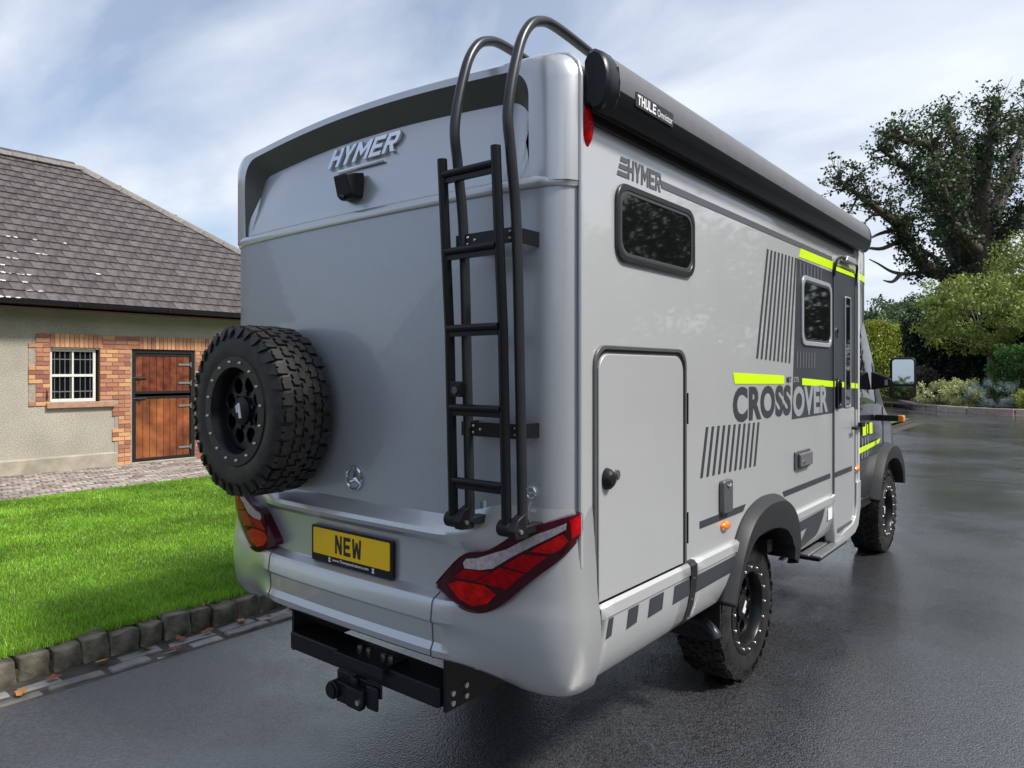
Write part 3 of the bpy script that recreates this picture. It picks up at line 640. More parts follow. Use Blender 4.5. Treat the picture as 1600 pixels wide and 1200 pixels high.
hedge('field_hedge', 'far dull green hedge above the golden hedge', gpt(1500, 72), gpt(1300, 70), 3, 6.0, 'leaf_hedge', 53, 30000, .3, .35)
for i, (px, t, h, rd, lb) in enumerate(((1395, 95, 11.5, 4.6, 'broad distant tree rising above the golden hedge'), (1352, 100, 10.2, 3.8, 'distant tree showing just past the nose of the motorhome'), (1440, 90, 11.5, 4.6, 'distant tree half hidden by the lowest bare bough of the oak'))):
    round_tree('distant_tree', lb, gpt(px, t), h, rd, .3, 'leaf_far', 60 + i, 60, 70, 1.3, .5, .35, .85, 'field trees behind the far hedge')
round_tree('leafy_tree', 'bright leafy tree rising at the side of the oak', gpt(1640, 42), 10.5, 3.6, .25, 'leaf_lime', 71, 90, 90, .8, .22, .35, .9)
# planting bed with its curved granite kerb
bedpts = [at(px, 581 + FPX * 1.756 / t, t) for px, t in ((1395, 40), (1412, 37), (1432, 34), (1460, 32.2), (1493, 30.7), (1528, 29.7), (1563, 28.9), (1600, 28.5), (1650, 28.2), (1720, 28.3), (1800, 29))]
bedpath = smooth_path([Vector((p.x, p.y, 0)) for p in bedpts], 8)
mb = MB(); far = [p + VD * 14 for p in bedpath]; mb.grid([[(p.x, p.y, .17) for p in bedpath], [(p.x, p.y, .22) for p in far]]); part('planting_bed', mb, 'soil', None, kind='structure')
kb = MB(); kb.grid([[(p.x - VD.x * .22, p.y - VD.y * .22, .004) for p in bedpath], [(p.x, p.y, .006) for p in bedpath]]); bk = part('bed_kerb', kb, 'bed_granite', None, kind='structure')
acc = 0; last = bedpath[0]; blk = rough_block(.9, .26, .30, .012, 77, 2, .02); blk.materials.append(MATS['bed_granite'])
cum = [0]
for i in range(1, len(bedpath)): cum.append(cum[-1] + (bedpath[i] - bedpath[i - 1]).length)
s = .45
while s < cum[-1] - .5:
    P_ = lambda q: Vector((interp(q, cum, [p.x for p in bedpath]), interp(q, cum, [p.y for p in bedpath]), 0)); c = P_(s); d = (P_(s + .3) - P_(s - .3)).normalized()
    o = link('kerb_block', blk, bk); o.location = c + Vector((-d.y, d.x, 0)) * .13 + Vector((0, 0, -.03)); o.rotation_euler = (0, 0, math.atan2(d.y, d.x)); o.scale = (random.uniform(.94, 1.0), 1, 1); s += .93
def bed(px, t): p = at(px, 581, t); return (p.x, p.y)
shrub('variegated_shrub', 'low cream-and-green variegated shrub spilling over the bed kerb', 'shrub', bed(1470, 33), (1.15, .9, .58), 60, 80, .22, .085, 'leaf_cream', 81)
shrub('variegated_shrub', 'cream variegated shrub pressed against the silvery blue conifer', 'shrub', bed(1506, 32), (.85, .8, .62), 50, 80, .22, .085, 'leaf_cream', 84)
shrub('dwarf_conifer', 'silvery blue dwarf conifer beside the variegated shrubs', 'shrub', bed(1548, 31), (1.05, .9, .62), 70, 90, .2, .07, 'leaf_blue', 87, aspect=.25)
shrub('ferny_shrub', 'tall ferny bright green shrub under the young tree', 'shrub', bed(1588, 31.2), (1.1, .9, 1.45), 60, 90, .32, .16, 'leaf_fern', 91, aspect=.3, droop=.4)
shrub('golden_shrub', 'small golden shrub beside the ferny shrub', 'shrub', bed(1606, 29.8), (.5, .5, .45), 30, 80, .16, .07, 'leaf_gold', 94)
shrub('brown_shrub', 'low brownish shrub at the tip of the planting bed', 'shrub', bed(1408, 38.5), (.75, .6, .5), 40, 70, .2, .08, 'leaf_hedge', 97)
shrub('purple_shrub', 'dusky purple-grey shrub between the hedge and the variegated shrub', 'shrub', bed(1442, 36.5), (.75, .6, .95), 50, 70, .24, .09, 'leaf_purple', 99)
hp = gpt(1423, 37.2); b = empty('hydrant_post', 'short red hydrant post at the tip of the planting bed', 'hydrant', hp)
mb = MB(); mb.lathe([(.001, .62), (.05, .60), (.075, .55), (.075, .50), (.055, .47), (.055, .12), (.085, .08), (.085, 0)], (0, 0, 0), UZ, 14); part('post', mb, 'hydrant_red', b)
mb = MB(); mb.cyl((0, 0, .42), (-VD.x, -VD.y, 0), .035, .1, 10); part('outlet', mb, 'hydrant_red', b)
# tall trees along the right of the yard (outside the frame, mirrored in the motorhome's side)
for i, (x, y, h, rd) in enumerate(((11, 41, 9.5, 5), (17, 33, 9, 5), (21, 25, 8.5, 4.8), (25, 17, 9, 5), (27, 9, 8, 4.6), (29, 1, 9, 5), (28, -8, 8.5, 5), (24, -17, 9, 5))):
    round_tree('yard_tree', 'bushy broad-leaved tree in the row along the right of the yard', (x, y, 0), h * 1.42, rd, .35, 'leaf_oak', 110 + i, 130, 60, 1.5, .5, .25, 1.25, 'trees along the right of the yard')
hedge('yard_hedge', 'dense hedge under the tree row along the right of the yard', (13, 46, 0), (29, 8, 0), 1.6, 3.2, 'leaf_hedge', 131, 16000, .3, .25); hedge('yard_hedge', 'dense unseen hedge added beside the far stables to darken reflections', (26, -25, 0), (9.8, -31, 0), 1.8, 4.6, 'leaf_hedge', 133, 14000, .3, .3); hedge('yard_hedge', 'dense hedge end turning behind the yard', (29.5, 7, 0), (25, -24, 0), 1.6, 3.2, 'leaf_hedge', 132, 14000, .3, .25)  # hedge by the far stables is added out of view to darken the reflections
# fallen leaves in the channel
lf = []
for k in range(4):
    mb = MB(); n = 9; ptsl = []
    for i in range(n):
        a = 2 * math.pi * i / n; r_ = (.034 if i % 2 == 0 else .022) * random.uniform(.85, 1.15); ptsl.append((math.cos(a) * r_ * 1.3, math.sin(a) * r_, .006 + .012 * random.random()))
    mb.add(ptsl + [(0, 0, .004)], [(i, (i + 1) % n, n) for i in range(n)]); lf.append(mesh_of(mb, 'dead_leaf', 60))
for (x, y, hostz) in ((-2.045, -.62, .014), (-2.07, -.35, .014), (-1.93, .02, .014), (-2.08, .12, .014), (-2.07, .55, .014), (-2.05, .95, .014), (-2.08, -.1, .014), (-2.06, .3, .014), (-1.97, -.8, .014)):
    o = link('fallen_leaf', lf[random.randrange(4)], None, label='curled brown dead leaf lying in the sett channel by the kerb', category='leaf', group='dead leaves in the channel'); o.location = (x, y, hostz); o.rotation_euler = (random.uniform(-.2, .2), random.uniform(-.2, .2), random.uniform(0, 6.28))

# ================================================================== MOTORHOME (rear at Y = 0, nose towards +Y, kerb side X > 0)
V = empty('motorhome', 'silver coachbuilt motorhome with rear ladder, spare wheel, awning and lime graphics', 'motorhome', (0, 0, 0))
HW = 1.11
# plan of the rear corner: distance along the skin u -> (X, Y, normal)
_half = [(0, -.115), (.3, -.112), (.6, -.103), (.88, -.088), (.97, -.079), (1.03, -.063), (1.072, -.036), (1.096, 0.0), (1.107, .04), (1.11, .09), (1.11, .16)]
_half = [(p.x, p.y) for p in smooth_path([(a, c, 0) for a, c in _half], 5)]
_cu = [0]
for i in range(1, len(_half)): _cu.append(_cu[-1] + math.dist(_half[i], _half[i - 1]))
UMAX = _cu[-1]
def plan(u, off=0.0):
    s = 1 if u >= 0 else -1; a = abs(u); x = interp(a, _cu, [p[0] for p in _half]); y = interp(a, _cu, [p[1] for p in _half])
    x2 = interp(min(a + .01, UMAX), _cu, [p[0] for p in _half]); y2 = interp(min(a + .01, UMAX), _cu, [p[1] for p in _half])
    x1 = interp(max(a - .01, 0), _cu, [p[0] for p in _half]); y1 = interp(max(a - .01, 0), _cu, [p[1] for p in _half])
    t = Vector((x2 - x1, y2 - y1)).normalized(); n = (t.y, -t.x)
    return (s * (x + n[0] * off), y + n[1] * off)
def uvals(u0, u1, n): return [u0 + (u1 - u0) * i / n for i in range(n + 1)]
USEAM = interp(.012, [p[1] for p in _half[20:]], _cu[20:])
# ---- side/roof shell
def section(y, hw, top, r, crown, zb, n=7):
    pts = [(-hw, zb)]
    pts += [(-hw + r - r * math.cos(R(90 * i / n)), top - r + r * math.sin(R(90 * i / n))) for i in range(n + 1)]
    m = 10; pts += [(-hw + r + (2 * (hw - r)) * i / m, top + crown * math.sin(math.pi * i / m)) for i in range(1, m)]
    pts += [(hw - r + r * math.sin(R(90 * i / n)), top - r + r * math.cos(R(90 * i / n))) for i in range(n + 1)] + [(hw, zb)]
    return [(x, y, z) for x, z in pts]
sh = MB(); sh.grid([section(.012, HW, 2.925, .10, .035, .87), section(3.98, HW, 2.88, .10, .035, .87)])
n_ = len(section(0, HW, 2.9, .1, .03, .8)); sh.f.append(tuple(range(n_, 2 * n_)))
part('side_shell', sh, 'panel', V, smooth=30)
fl = MB(); fl.box((-HW + .003, .02, .84), (HW - .003, 3.97, .872)); part('floor', fl, 'satin_black', V, smooth=0)
# ---- flat rear wall below the moulding
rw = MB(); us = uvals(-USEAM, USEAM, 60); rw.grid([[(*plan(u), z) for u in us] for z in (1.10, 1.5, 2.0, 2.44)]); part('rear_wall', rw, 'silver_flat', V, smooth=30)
# ---- upper cap with the hooded recess
def cap_section(ins, topz, r, zb, yfun, crown=.03, n=8):
    hw = HW - ins; pts = [(-hw, zb + (topz - r - zb) * i / 4) for i in range(4)]
    pts += [(-hw + r - r * math.cos(R(90 * i / n)), topz - r + r * math.sin(R(90 * i / n))) for i in range(n + 1)]
    m = 16; pts += [(-hw + r + (2 * (hw - r)) * i / m, topz + crown * math.sin(math.pi * i / m)) for i in range(1, m)]
    pts += [(hw - r + r * math.sin(R(90 * i / n)), topz - r + r * math.cos(R(90 * i / n))) for i in range(n + 1)]
    pts += [(hw, zb + (topz - r - zb) * (3 - i) / 4) for i in range(4)]
    return [(x, yfun(x, z), z) for x, z in pts]
bow = lambda x: -.115 + .04 * (x / 1.0) ** 2
ZB = 2.445
cp = MB()
rows = [cap_section(0, 2.925, .10, ZB, lambda x, z: .012, .035),
        cap_section(.006, 2.922, .10, ZB, lambda x, z: -.012, .035),
        cap_section(.022, 2.917, .10, ZB, lambda x, z: -.042, .035),
        cap_section(.055, 2.912, .10, ZB, lambda x, z: -.066, .032),
        cap_section(.105, 2.908, .10, ZB, lambda x, z: min(-.078, bow(x) + .012), .032),
        cap_section(.148, 2.902, .11, ZB, lambda x, z: min(-.084, bow(x) + .0), .030)]
part_rows = rows
cp.grid(rows)
capo = part('rear_cap', cp, 'silver', V, smooth=50)
hood = MB(); h0 = rows[-1]; leg = lambda z: max(0, min(1, (z - 2.48) / .22))
h1 = [(x * .985, y - .004 * leg(z), z - .030 * leg(z)) for x, y, z in h0]
def inner(x, y, z):
    f = leg(z); x2 = x * (1 - .045 * f) ; z2 = z - .085 * f * f
    return (x2, bow(x2) + .004 + .065 * f * f, z2)
h2 = [inner(*p) for p in h1]
hood.grid([h0, h1]); part('hood_lip', hood, 'silver', V, smooth=50)
ud = MB(); ud.grid([h1, h2]); part('hood_underside', ud, 'hood_grey', V, smooth=50)
pn = MB(); k_ = 7; rows = []
for j in range(k_ + 1):
    row = []
    for (x, y, z) in h2:
        zz_ = ZB + (z - ZB) * j / k_; f = max(0, (zz_ - 2.60) / .22); row.append((x, bow(x) + .004 + (.065 * leg(z) ** 2) * (max(0, min(1, (zz_ - 2.47) / max(.02, z - 2.47)))) ** 1.15, zz_))
    rows.append(row)
pn.grid(rows); part('cap_panel', pn, 'silver', V, smooth=60)
def panel_y(x, z): return bow(x) + .004 + .065 * (max(0, min(1, (z - 2.47) / .35))) ** 1.15
# moulding and corner seams
mo = MB(); prof = [(-.002, 2.424), (.006, 2.425), (.009, 2.430), (.0085, 2.452), (.004, 2.468), (-.002, 2.470)]
us = uvals(-USEAM, USEAM, 70); mo.grid([[(*plan(u, o), z) for u in us] for o, z in prof]); part('moulding', mo, 'silver', V, smooth=60)
for s in (-1, 1):
    pts = [(s * (HW + .001), .008, z) for z in np.linspace(1.05, 2.82, 8)] + [(s * (HW - .10 + .101 * math.cos(R(a))), .008, 2.825 + .101 * math.sin(R(a))) for a in (0, 30, 60, 90)] + [(s * .7, .008, 2.952)]
    mb = MB(); mb.tube(pts, .009, 8); part('corner_bead', mb, 'panel', V)
# ---- bumper, lofted round the corner
CEN = [(.0, 1.190), (.030, 1.165), (.056, 1.140), (.062, 1.122), (.056, 1.104), (.020, 1.078), (.014, 1.05), (.014, .890), (.020, .884), (.058, .868), (.068, .852), (.076, .785), (.066, .772), (.062, .70), (.076, .672), (.074, .648), (.060, .636), (-.05, .640)]
COR = [(.0, 1.262), (.004, 1.22), (.007, 1.17), (.010, 1.14), (.012, 1.10), (.016, 1.06), (.018, 1.03), (.022, .95), (.026, .915), (.032, .885), (.036, .855), (.038, .80), (.036, .76), (.031, .70), (.022, .645), (.008, .605), (-.012, .585), (-.09, .583)]
def bump_pt(u, j):
    a = abs(u); w_ = max(0, min(1, (a - .52) / .36)); w_ = w_ * w_ * (3 - 2 * w_)
    wb = max(0, min(1, (a - .60) / .34)); wb = wb * wb * (3 - 2 * wb) if j > 12 else w_
    o = CEN[j][0] * (1 - w_) + COR[j][0] * w_; z = CEN[j][1] * (1 - wb) + COR[j][1] * wb
    return (*plan(u, o), z)
UB = interp(.088, [p[1] for p in _half[20:]], _cu[20:])
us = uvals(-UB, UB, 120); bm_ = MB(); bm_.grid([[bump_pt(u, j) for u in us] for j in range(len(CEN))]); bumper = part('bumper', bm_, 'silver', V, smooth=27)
for u in (-.585, .535):
    mb = MB(); mb.tube([Vector(bump_pt(u, j)) + Vector((0, -.0, 0)) for j in range(8, 17)], .0035, 6); part('panel_joint', mb, 'frame_grey', bumper)
# ---- tail lights, mapped on the skin
def skin(u, z, off): return Vector((*plan(u, off), z))
def lamp(side):
    outline = [(.535, .918), (.60, .985), (.66, 1.045), (.705, 1.075), (.745, 1.081), (.792, 1.090), (.845, 1.120), (.90, 1.159), (.97, 1.196), (1.045, 1.228), (1.10, 1.245), (1.142, 1.254), (1.142, 1.178), (1.105, 1.135), (1.071, 1.093), (.975, 1.004), (.887, .921), (.845, .890), (.806, .868), (.765, .855), (.727, .850), (.68, .856), (.64, .872), (.59, .895)]
    def off(u): return interp(u, [.5, .62, .8, 1.0, 1.15], [.052, .056, .050, .034, .014])
    def chaikin(p, k):
        for _ in range(k): p = [q for i in range(len(p)) for q in ((p[i][0] * .78 + p[(i + 1) % len(p)][0] * .22, p[i][1] * .78 + p[(i + 1) % len(p)][1] * .22), (p[i][0] * .22 + p[(i + 1) % len(p)][0] * .78, p[i][1] * .22 + p[(i + 1) % len(p)][1] * .78))]
        return p
    def tess(poly, extra, inset=.05, cut=0):
        poly = chaikin(poly, cut)
        # subdivide edges, fan through a shrunken inner loop so that the lens follows the curved corner
        P = []
        for i in range(len(poly)):
            a, c = poly[i], poly[(i + 1) % len(poly)]; n = max(1, int(math.dist(a, c) / .02))
            P += [(a[0] + (c[0] - a[0]) * k / n, a[1] + (c[1] - a[1]) * k / n) for k in range(n)]
        bm = bmesh.new(); vs = [bm.verts.new((u, 0, z)) for u, z in P]; f = bm.faces.new(vs)
        bmesh.ops.triangulate(bm, faces=[f]); bmesh.ops.subdivide_edges(bm, edges=[e for e in bm.edges if e.calc_length() > .05], cuts=3); bmesh.ops.triangulate(bm, faces=[f for f in bm.faces if len(f.verts) > 4])
        mb = MB(); vl = [v for v in bm.verts]; idx = {v: i for i, v in enumerate(vl)}; nv = len(vl)
        top = [skin(side * v.co.x, v.co.z, off(v.co.x) + extra) for v in vl]; bot = [skin(side * v.co.x, v.co.z, off(v.co.x) + extra - inset) for v in vl]
        fs = [tuple(idx[v] for v in f.verts) for f in bm.faces] + [tuple(nv + idx[v] for v in f.verts)[::-1] for f in bm.faces]
        for e in bm.edges:
            if len(e.link_faces) == 1: a, c = idx[e.verts[0]], idx[e.verts[1]]; fs.append((a, c, nv + c, nv + a))
        bm.free(); mb.add(top + bot, fs); return mb
    L_ = part('tail_light', tess(outline, 0, .07, 1), 'lens_dark', V, smooth=50)
    seg = [('clear_strip', 'lens_clear', [(.683, 1.031), (.698, 1.048), (.749, 1.058), (.881, 1.109), (.987, 1.172), (1.085, 1.218), (1.083, 1.195), (.993, 1.139), (.887, 1.074), (.82, 1.030), (.764, 1.016), (.69, 1.011)]),
           ('red_lens', 'lens_bright', [(.970, 1.112), (1.074, 1.180), (1.089, 1.154), (1.068, 1.125), (1.042, 1.110)]),
           ('red_lens', 'lens_red', [(.866, 1.045), (.944, 1.098), (1.030, 1.100), (.957, 1.034)]),
           ('red_lens', 'lens_red', [(.745, .970), (.850, 1.036), (.950, 1.028), (.876, .962)]),
           ('red_lens', 'lens_red', [(.640, .969), (.685, 1.006), (.808, 1.014), (.738, .972)]),
           ('reflector', 'lens_bright', [(.610, .938), (.66, .959), (.782, .960), (.835, .936), (.795, .895), (.727, .874), (.662, .892)]),
           ('side_tip', 'lens_red', [(1.093, 1.226), (1.138, 1.243), (1.138, 1.18), (1.101, 1.160)])]
    part('cover', tess(outline, .010, .0105, 1), 'lens_cover', L_, smooth=50)
    for nm, m, pl in seg: part(nm, tess(pl, .003, .006), m, L_, smooth=50)
lamp(1); lamp(-1)
# ---- number plate
YP = bow(0) - .014
pf = MB(); pf.prism(rrect(.56, .165, .012), (-.28, YP - .003, .885), UX, UZ, .014); plate = part('number_plate', pf, 'lacquer_black', V, bevel=.002)
mb = MB(); mb.prism(rrect(.525, .118, .006), (-.2625, YP - .017, .922), UX, UZ, .003); part('plate_face', mb, 'plate_yellow', plate)
part('lettering', place_text(block_text('NEW', .180, .083, .001, .28), (-.10, YP - .0205, .940), UX, UZ), 'ink', plate, smooth=0)
link('lettering', text_mesh('www.ThompsonLeisure.com', (-.125, YP - .0175, .897), UX, UZ, .25, .017, .001, 'white_print', bold=.012), plate)
for x in (-.155, .145):
    mb = MB(); mb.prism([(0, 0), (.02, 0), (.014, .008), (.018, .02), (.002, .02), (.006, .008)], (x, YP - .0175, .895), UX, UZ, .001); part('emblem', mb, 'white_print', plate)
# ---- star badge, small chrome badges, sticker
YR = bow(0) - .002
mb = MB(); mb.lathe([(.050 + .005 * math.cos(t), .008 + .005 * math.sin(t)) for t in np.linspace(0, 2 * math.pi, 9)], (0, YR, 1.285), (0, -1, 0), 36)
for a in (90, 210, 330):
    d = Vector((math.cos(R(a)), 0, math.sin(R(a)))); q = Vector((d.z, 0, -d.x)); c = Vector((0, YR, 1.285))
    mb.add([c + d * .05 + Vector((0, -.006, 0)), c + q * .010 + Vector((0, -.004, 0)), c - q * .010 + Vector((0, -.004, 0)), c + Vector((0, -.014, 0)), c + Vector((0, 0, 0))], [(0, 1, 3), (0, 3, 2), (0, 2, 4, 1)])
part('star_badge', mb, 'chrome', V, smooth=30)
link('small_badge', text_mesh('CROSS', (.64, bow(.68) - .003, 1.330), UX, UZ, .085, .016, .003, 'chrome', bold=.02), V)
mb = MB(); mb.lathe([(.020 + .0035 * math.cos(t), .004 + .0035 * math.sin(t)) for t in np.linspace(0, 2 * math.pi, 7)], (.955, bow(.955) - .001, 1.315), (0, -1, 0), 24); mb.box((.935, bow(.955) - .006, 1.312), (.975, bow(.955) - .002, 1.318)); part('round_badge', mb, 'chrome', V)
mb = MB(); mb.prism([(0, 0), (.04, 0), (.04, .008), (.008, .008), (.026, .036), (.016, .04)], (.935, bow(.955) - .001, 1.245), UX, UZ, .004); part('small_badge', mb, 'chrome', V)
mb = MB(); mb.prism(rrect(.05, .04, .004), (.70, bow(.72) - .001, 1.225), UX, UZ, .001); stk = part('sticker', mb, 'white_print', V)
link('lettering', text_mesh('TL', (.708, bow(.72) - .0025, 1.232), UX, UZ, .026, .026, .0005, 'ink', bold=.02), stk)
# ---- chrome maker's letters, light bar, camera on the cap
lm = block_text('HYMER', .46, .088, .014, .14, .35)
lm.v = [(x - .245, panel_y(x - .245, 2.705 + z) + y - .002, 2.705 + z) for x, y, z in lm.v]
part('chrome_lettering', lm, 'chrome', V, smooth=0, bevel=.003)
mb = MB(); mb.tube([(x, panel_y(x, 2.675) - .008, 2.675) for x in np.linspace(-.16, .16, 9)], .009, 8); part('brake_light_bar', mb, 'chrome', V)
cb = MB(); O = Vector((-.02, panel_y(0, 2.58), 2.58)); pr = [(-.055, -.055, .0), (.055, -.055, .0), (.055, .06, .0), (-.055, .06, .0), (-.05, -.045, -.07), (.05, -.045, -.07), (.045, .04, -.095), (-.045, .04, -.095), (-.04, -.062, -.055), (.04, -.062, -.055)]
cb.add([O + Vector((x, y, z)) for x, z, y in pr], [(0, 1, 2, 3), (4, 7, 6, 5), (3, 2, 6, 7), (0, 3, 7, 4), (1, 5, 6, 2), (0, 8, 9, 1), (8, 4, 5, 9), (0, 4, 8), (1, 9, 5)])
cam_ = part('reversing_camera', cb, 'satin_black', V, smooth=0, bevel=.006)
mb = MB(); mb.cyl(O + Vector((0, -.075, -.052)), (0, -.6, -1), .014, .014, 14); part('lens', mb, 'glass_dark', cam_)

# ---- ladder
lad = bpy.data.objects.new('ladder', None); COL.objects.link(lad); lad.parent = V
for X, nm in ((.735, 0), (.985, 1)):
    pts = smooth_path([(X, -.170, 1.20), (X, -.185, 1.7), (X, -.205, 2.25), (X, -.235, 2.50), (X, -.252, 2.66), (X, -.195, 2.88), (X, -.135, 2.985), (X, -.065, 3.03), (X, .02, 3.045), (X, .20, 3.035), (X, .33, 3.02), (X, .36, 2.99), (X, .362, 2.93)], 7)
    mb = MB(); mb.tube(pts, .0190, 12); part('hooked_rail', mb, 'anthracite', lad)
for X in (.692, .948):
    mb = MB(); mb.tube([(X, -.215, 1.225), (X, -.235, 1.9), (X, -.275, 2.535)], .0185, 14); part('rail', mb, 'lacquer_black', lad, bevel=.002)
for i, z in enumerate((2.475, 2.195, 1.915, 1.625, 1.355)):
    y = -.215 - .06 * (z - 1.225) / 1.31
    mb = MB(); mb.tube([(.70, y - .004, z), (.94, y - .004, z)], .0135, 10); mb.box((.705, y - .004, z - .03), (.935, y + .014, z - .012)); part('rung', mb, 'lacquer_black', lad)
for z, yw in ((2.235, -.21), (1.545, -.18)):
    mb = MB(); mb.box((.715, yw - .005, z - .026), (.978, yw + .005, z + .026)); mb.box((.978, yw - .005, z - .026), (.988, bow(.98), z + .026)); mb.box((.705, yw - .005, z - .026), (.715, bow(.7), z + .026)); br = part('wall_bracket', mb, 'lacquer_black', lad, smooth=0)
    for dx in (.765, .80, .965):
        for dz in ((-.012, .012) if dx != .80 else (0,)):
            mb = MB(); mb.lathe([(.0, .006), (.005, .004), (.006, 0)], (dx, yw - .005, z + dz), (0, -1, 0), 8); part('bolt', mb, 'bolt_steel', br)
for X, X2 in ((.692, .735), (.948, .985)):
    mb = MB(); mb.cyl((X - .035, -.205, 1.205), UX, .030, .055, 18); mb.prism([(-.035, -.03), (.035, -.035), (.045, .02), (.02, .055), (-.02, .04), (-.045, 0)], (X + .02, -.195, 1.205), (0, 1, 0), UZ, .035); jn = part('foot_joint', mb, 'satin_black', lad, bevel=.004)
    mb = MB(); mb.cyl((X + .055, -.205, 1.20), UX, .008, .006, 10); part('bolt', mb, 'bolt_steel', jn)
    mb = MB(); mb.box((X2 - .02, -.175, 1.185), (X2 + .02, bow(X2) + .005, 1.215)); part('foot_bracket', mb, 'satin_black', lad, bevel=.003)
mb = MB(); mb.prism(rrect(.052, .056, .008), (.722, -.235, 1.665), UX, UZ, .03); lk = part('lock', mb, 'satin_black', lad, bevel=.003)
mb = MB(); mb.cyl((.750, -.263, 1.69), (0, -1, 0), .013, .010, 14); part('lock_barrel', mb, 'frame_grey', lk)

# ---- wheels
def wheel_meshes():
    Rt, Wd = .405, .27; D = {}
    t = MB(); h = Wd / 2
    prof = [(.215, -h + .03), (.24, -h + .012), (.29, -h - .004), (.34, -h - .002), (.375, -h + .012), (.390, -h + .035), (.393, -.06), (.394, 0), (.393, .06), (.390, h - .035), (.375, h - .012), (.34, h + .002), (.29, h + .004), (.245, h - .010), (.235, h - .022), (.215, h - .03)]
    t.lathe([(r, x) for r, x in prof], (0, 0, 0), UX, 72, (0, 0, 1))
    g = random.Random(3); n = 34
    def P(a, x, r): return (x, -math.sin(a) * r, math.cos(a) * r)
    def block(a0, pts, r0=.385, r1=Rt, slope=0):
        k = len(pts); vs = [P(a0 + da, x, r0) for da, x in pts] + [P(a0 + da * .94, x * 1.0, r1 - slope * abs(x)) for da, x in pts]
        t.add(vs, [tuple(range(k, 2 * k))] + [(i, (i + 1) % k, k + (i + 1) % k, k + i) for i in range(k)])
    pa = 2 * math.pi / n
    for i in range(n):
        a = i * pa
        for s in (-1, 1):
            o = a + (pa / 2 if s < 0 else 0) + g.uniform(-.004, .004)
            # shoulder lugs, alternately long and short, wrapping on to the sidewall
            lg = 1 if i % 2 else .9; e = pa * .40
            pts = [(-e, .078 * s), (-e * .3, .072 * s), (e * .2, .08 * s), (e, .074 * s), (e * .95, .128 * s * lg), (e * .3, .130 * s * lg), (e * .25, .120 * s), (-e * .05, .120 * s), (-e * .1, .130 * s * lg), (-e * .95, .128 * s * lg)]
            block(o, pts, .372, Rt - .004)
            sd = [P(o + da, s * x, r) for da, r in ((-e, .388), (e, .388), (e * .7, .352 + .012 * (i % 2)), (e * .1, .340), (-e * .5, .355 + .012 * (i % 2))) for x in (h - .02,)]
            so_ = [P(o + da, s * x, r) for da, r, x in ((-e, .392, h - .006), (e, .392, h - .006), (e * .7, .352 + .012 * (i % 2), h + .008), (e * .1, .340, h + .009), (-e * .5, .355 + .012 * (i % 2), h + .008))]
            k = 5; t.add(sd + so_, [tuple(range(k, 2 * k))] + [(q, (q + 1) % k, k + (q + 1) % k, k + q) for q in range(k)])
            # interlocking intermediate and centre blocks
            e = pa * .42; o2 = a + pa * (.25 if s > 0 else .75)
            block(o2, [(-e, .030 * s), (-e * .2, .040 * s), (e * .1, .028 * s), (e, .038 * s), (e * .8, .066 * s), (e * .1, .060 * s), (-e * .2, .070 * s), (-e * .9, .062 * s)])
            o3 = a + pa * (.6 if s > 0 else .1)
            block(o3, [(-e, .004 * s), (e * .1, -.006 * s), (e * .9, .004 * s), (e, .024 * s), (e * .2, .020 * s), (-e * .1, .032 * s), (-e * .8, .024 * s)])
    D['tyre'] = mesh_of(t, 'rubber', 32)
    rm = MB(); rm.lathe([(.222, -h + .03), (.226, h - .035), (.262, h - .022), (.262, h - .006), (.256, h + .001), (.206, h + .001), (.200, h - .006), (.192, .085), (.186, .055), (.182, .045), (.182, -.10), (.20, -h + .03)], (0, 0, 0), UX, 64, (0, 0, 1)); D['rim'] = mesh_of(rm, 'lacquer_black', 35)
    # dished centre with eight round holes
    cu = bpy.data.curves.new('disc', 'CURVE'); cu.dimensions = '2D'; cu.fill_mode = 'BOTH'; cu.extrude = .007; cu.bevel_depth = .003
    def circ(cx, cy, r, n):
        sp = cu.splines.new('POLY'); sp.points.add(n - 1); sp.use_cyclic_u = True
        for i in range(n): sp.points[i].co = (cx + r * math.cos(2 * math.pi * i / n), cy + r * math.sin(2 * math.pi * i / n), 0, 1)
    circ(0, 0, .183, 56)
    for k in range(8): circ(.128 * math.cos(k * math.pi / 4 + .2), .128 * math.sin(k * math.pi / 4 + .2), .040, 20)
    ob = bpy.data.objects.new('t', cu); COL.objects.link(ob); me = bpy.data.meshes.new_from_object(ob.evaluated_get(bpy.context.evaluated_depsgraph_get())); bpy.data.objects.remove(ob)
    for v in me.vertices: x, y, z = v.co; r = math.hypot(x, y); v.co = Vector((z + .068 - .012 * max(0, 1 - r / .1), x, y))
    me.materials.clear(); me.materials.append(MATS['lacquer_black']); me.polygons.foreach_set('use_smooth', [True] * len(me.polygons)); me.set_sharp_from_angle(angle=R(40)); D['centre_disc'] = me
    bk = MB(); bk.lathe([(.001, -.02), (.165, -.02), (.165, -.03)], (0, 0, 0), UX, 32, (0, 0, 1)); D['brake_disc'] = mesh_of(bk, 'satin_black')
    hb = MB(); hb.lathe([(.001, .105), (.054, .103), (.066, .095), (.070, .05)], (0, 0, 0), UX, 32, (0, 0, 1))
    for k in range(6):
        a = k * math.pi / 3; hb.cyl((.06, .082 * math.cos(a), .082 * math.sin(a)), UX, .011, .028, 6)
    D['hub'] = mesh_of(hb, 'satin_black', 35)
    lg = MB(); lg.box((.1045, -.010, -.036), (.1065, .010, .036)); lg.box((.1045, -.026, -.004), (.1065, -.014, .030)); D['hub_logo'] = mesh_of(lg, 'white_print', 0)
    bo = MB(); bo.lathe([(.0, .0105), (.005, .009), (.0078, .005), (.0085, 0)], (0, 0, 0), UX, 8); D['bead_bolt'] = mesh_of(bo, 'bolt_steel', 60)
    return D
WM = wheel_meshes()
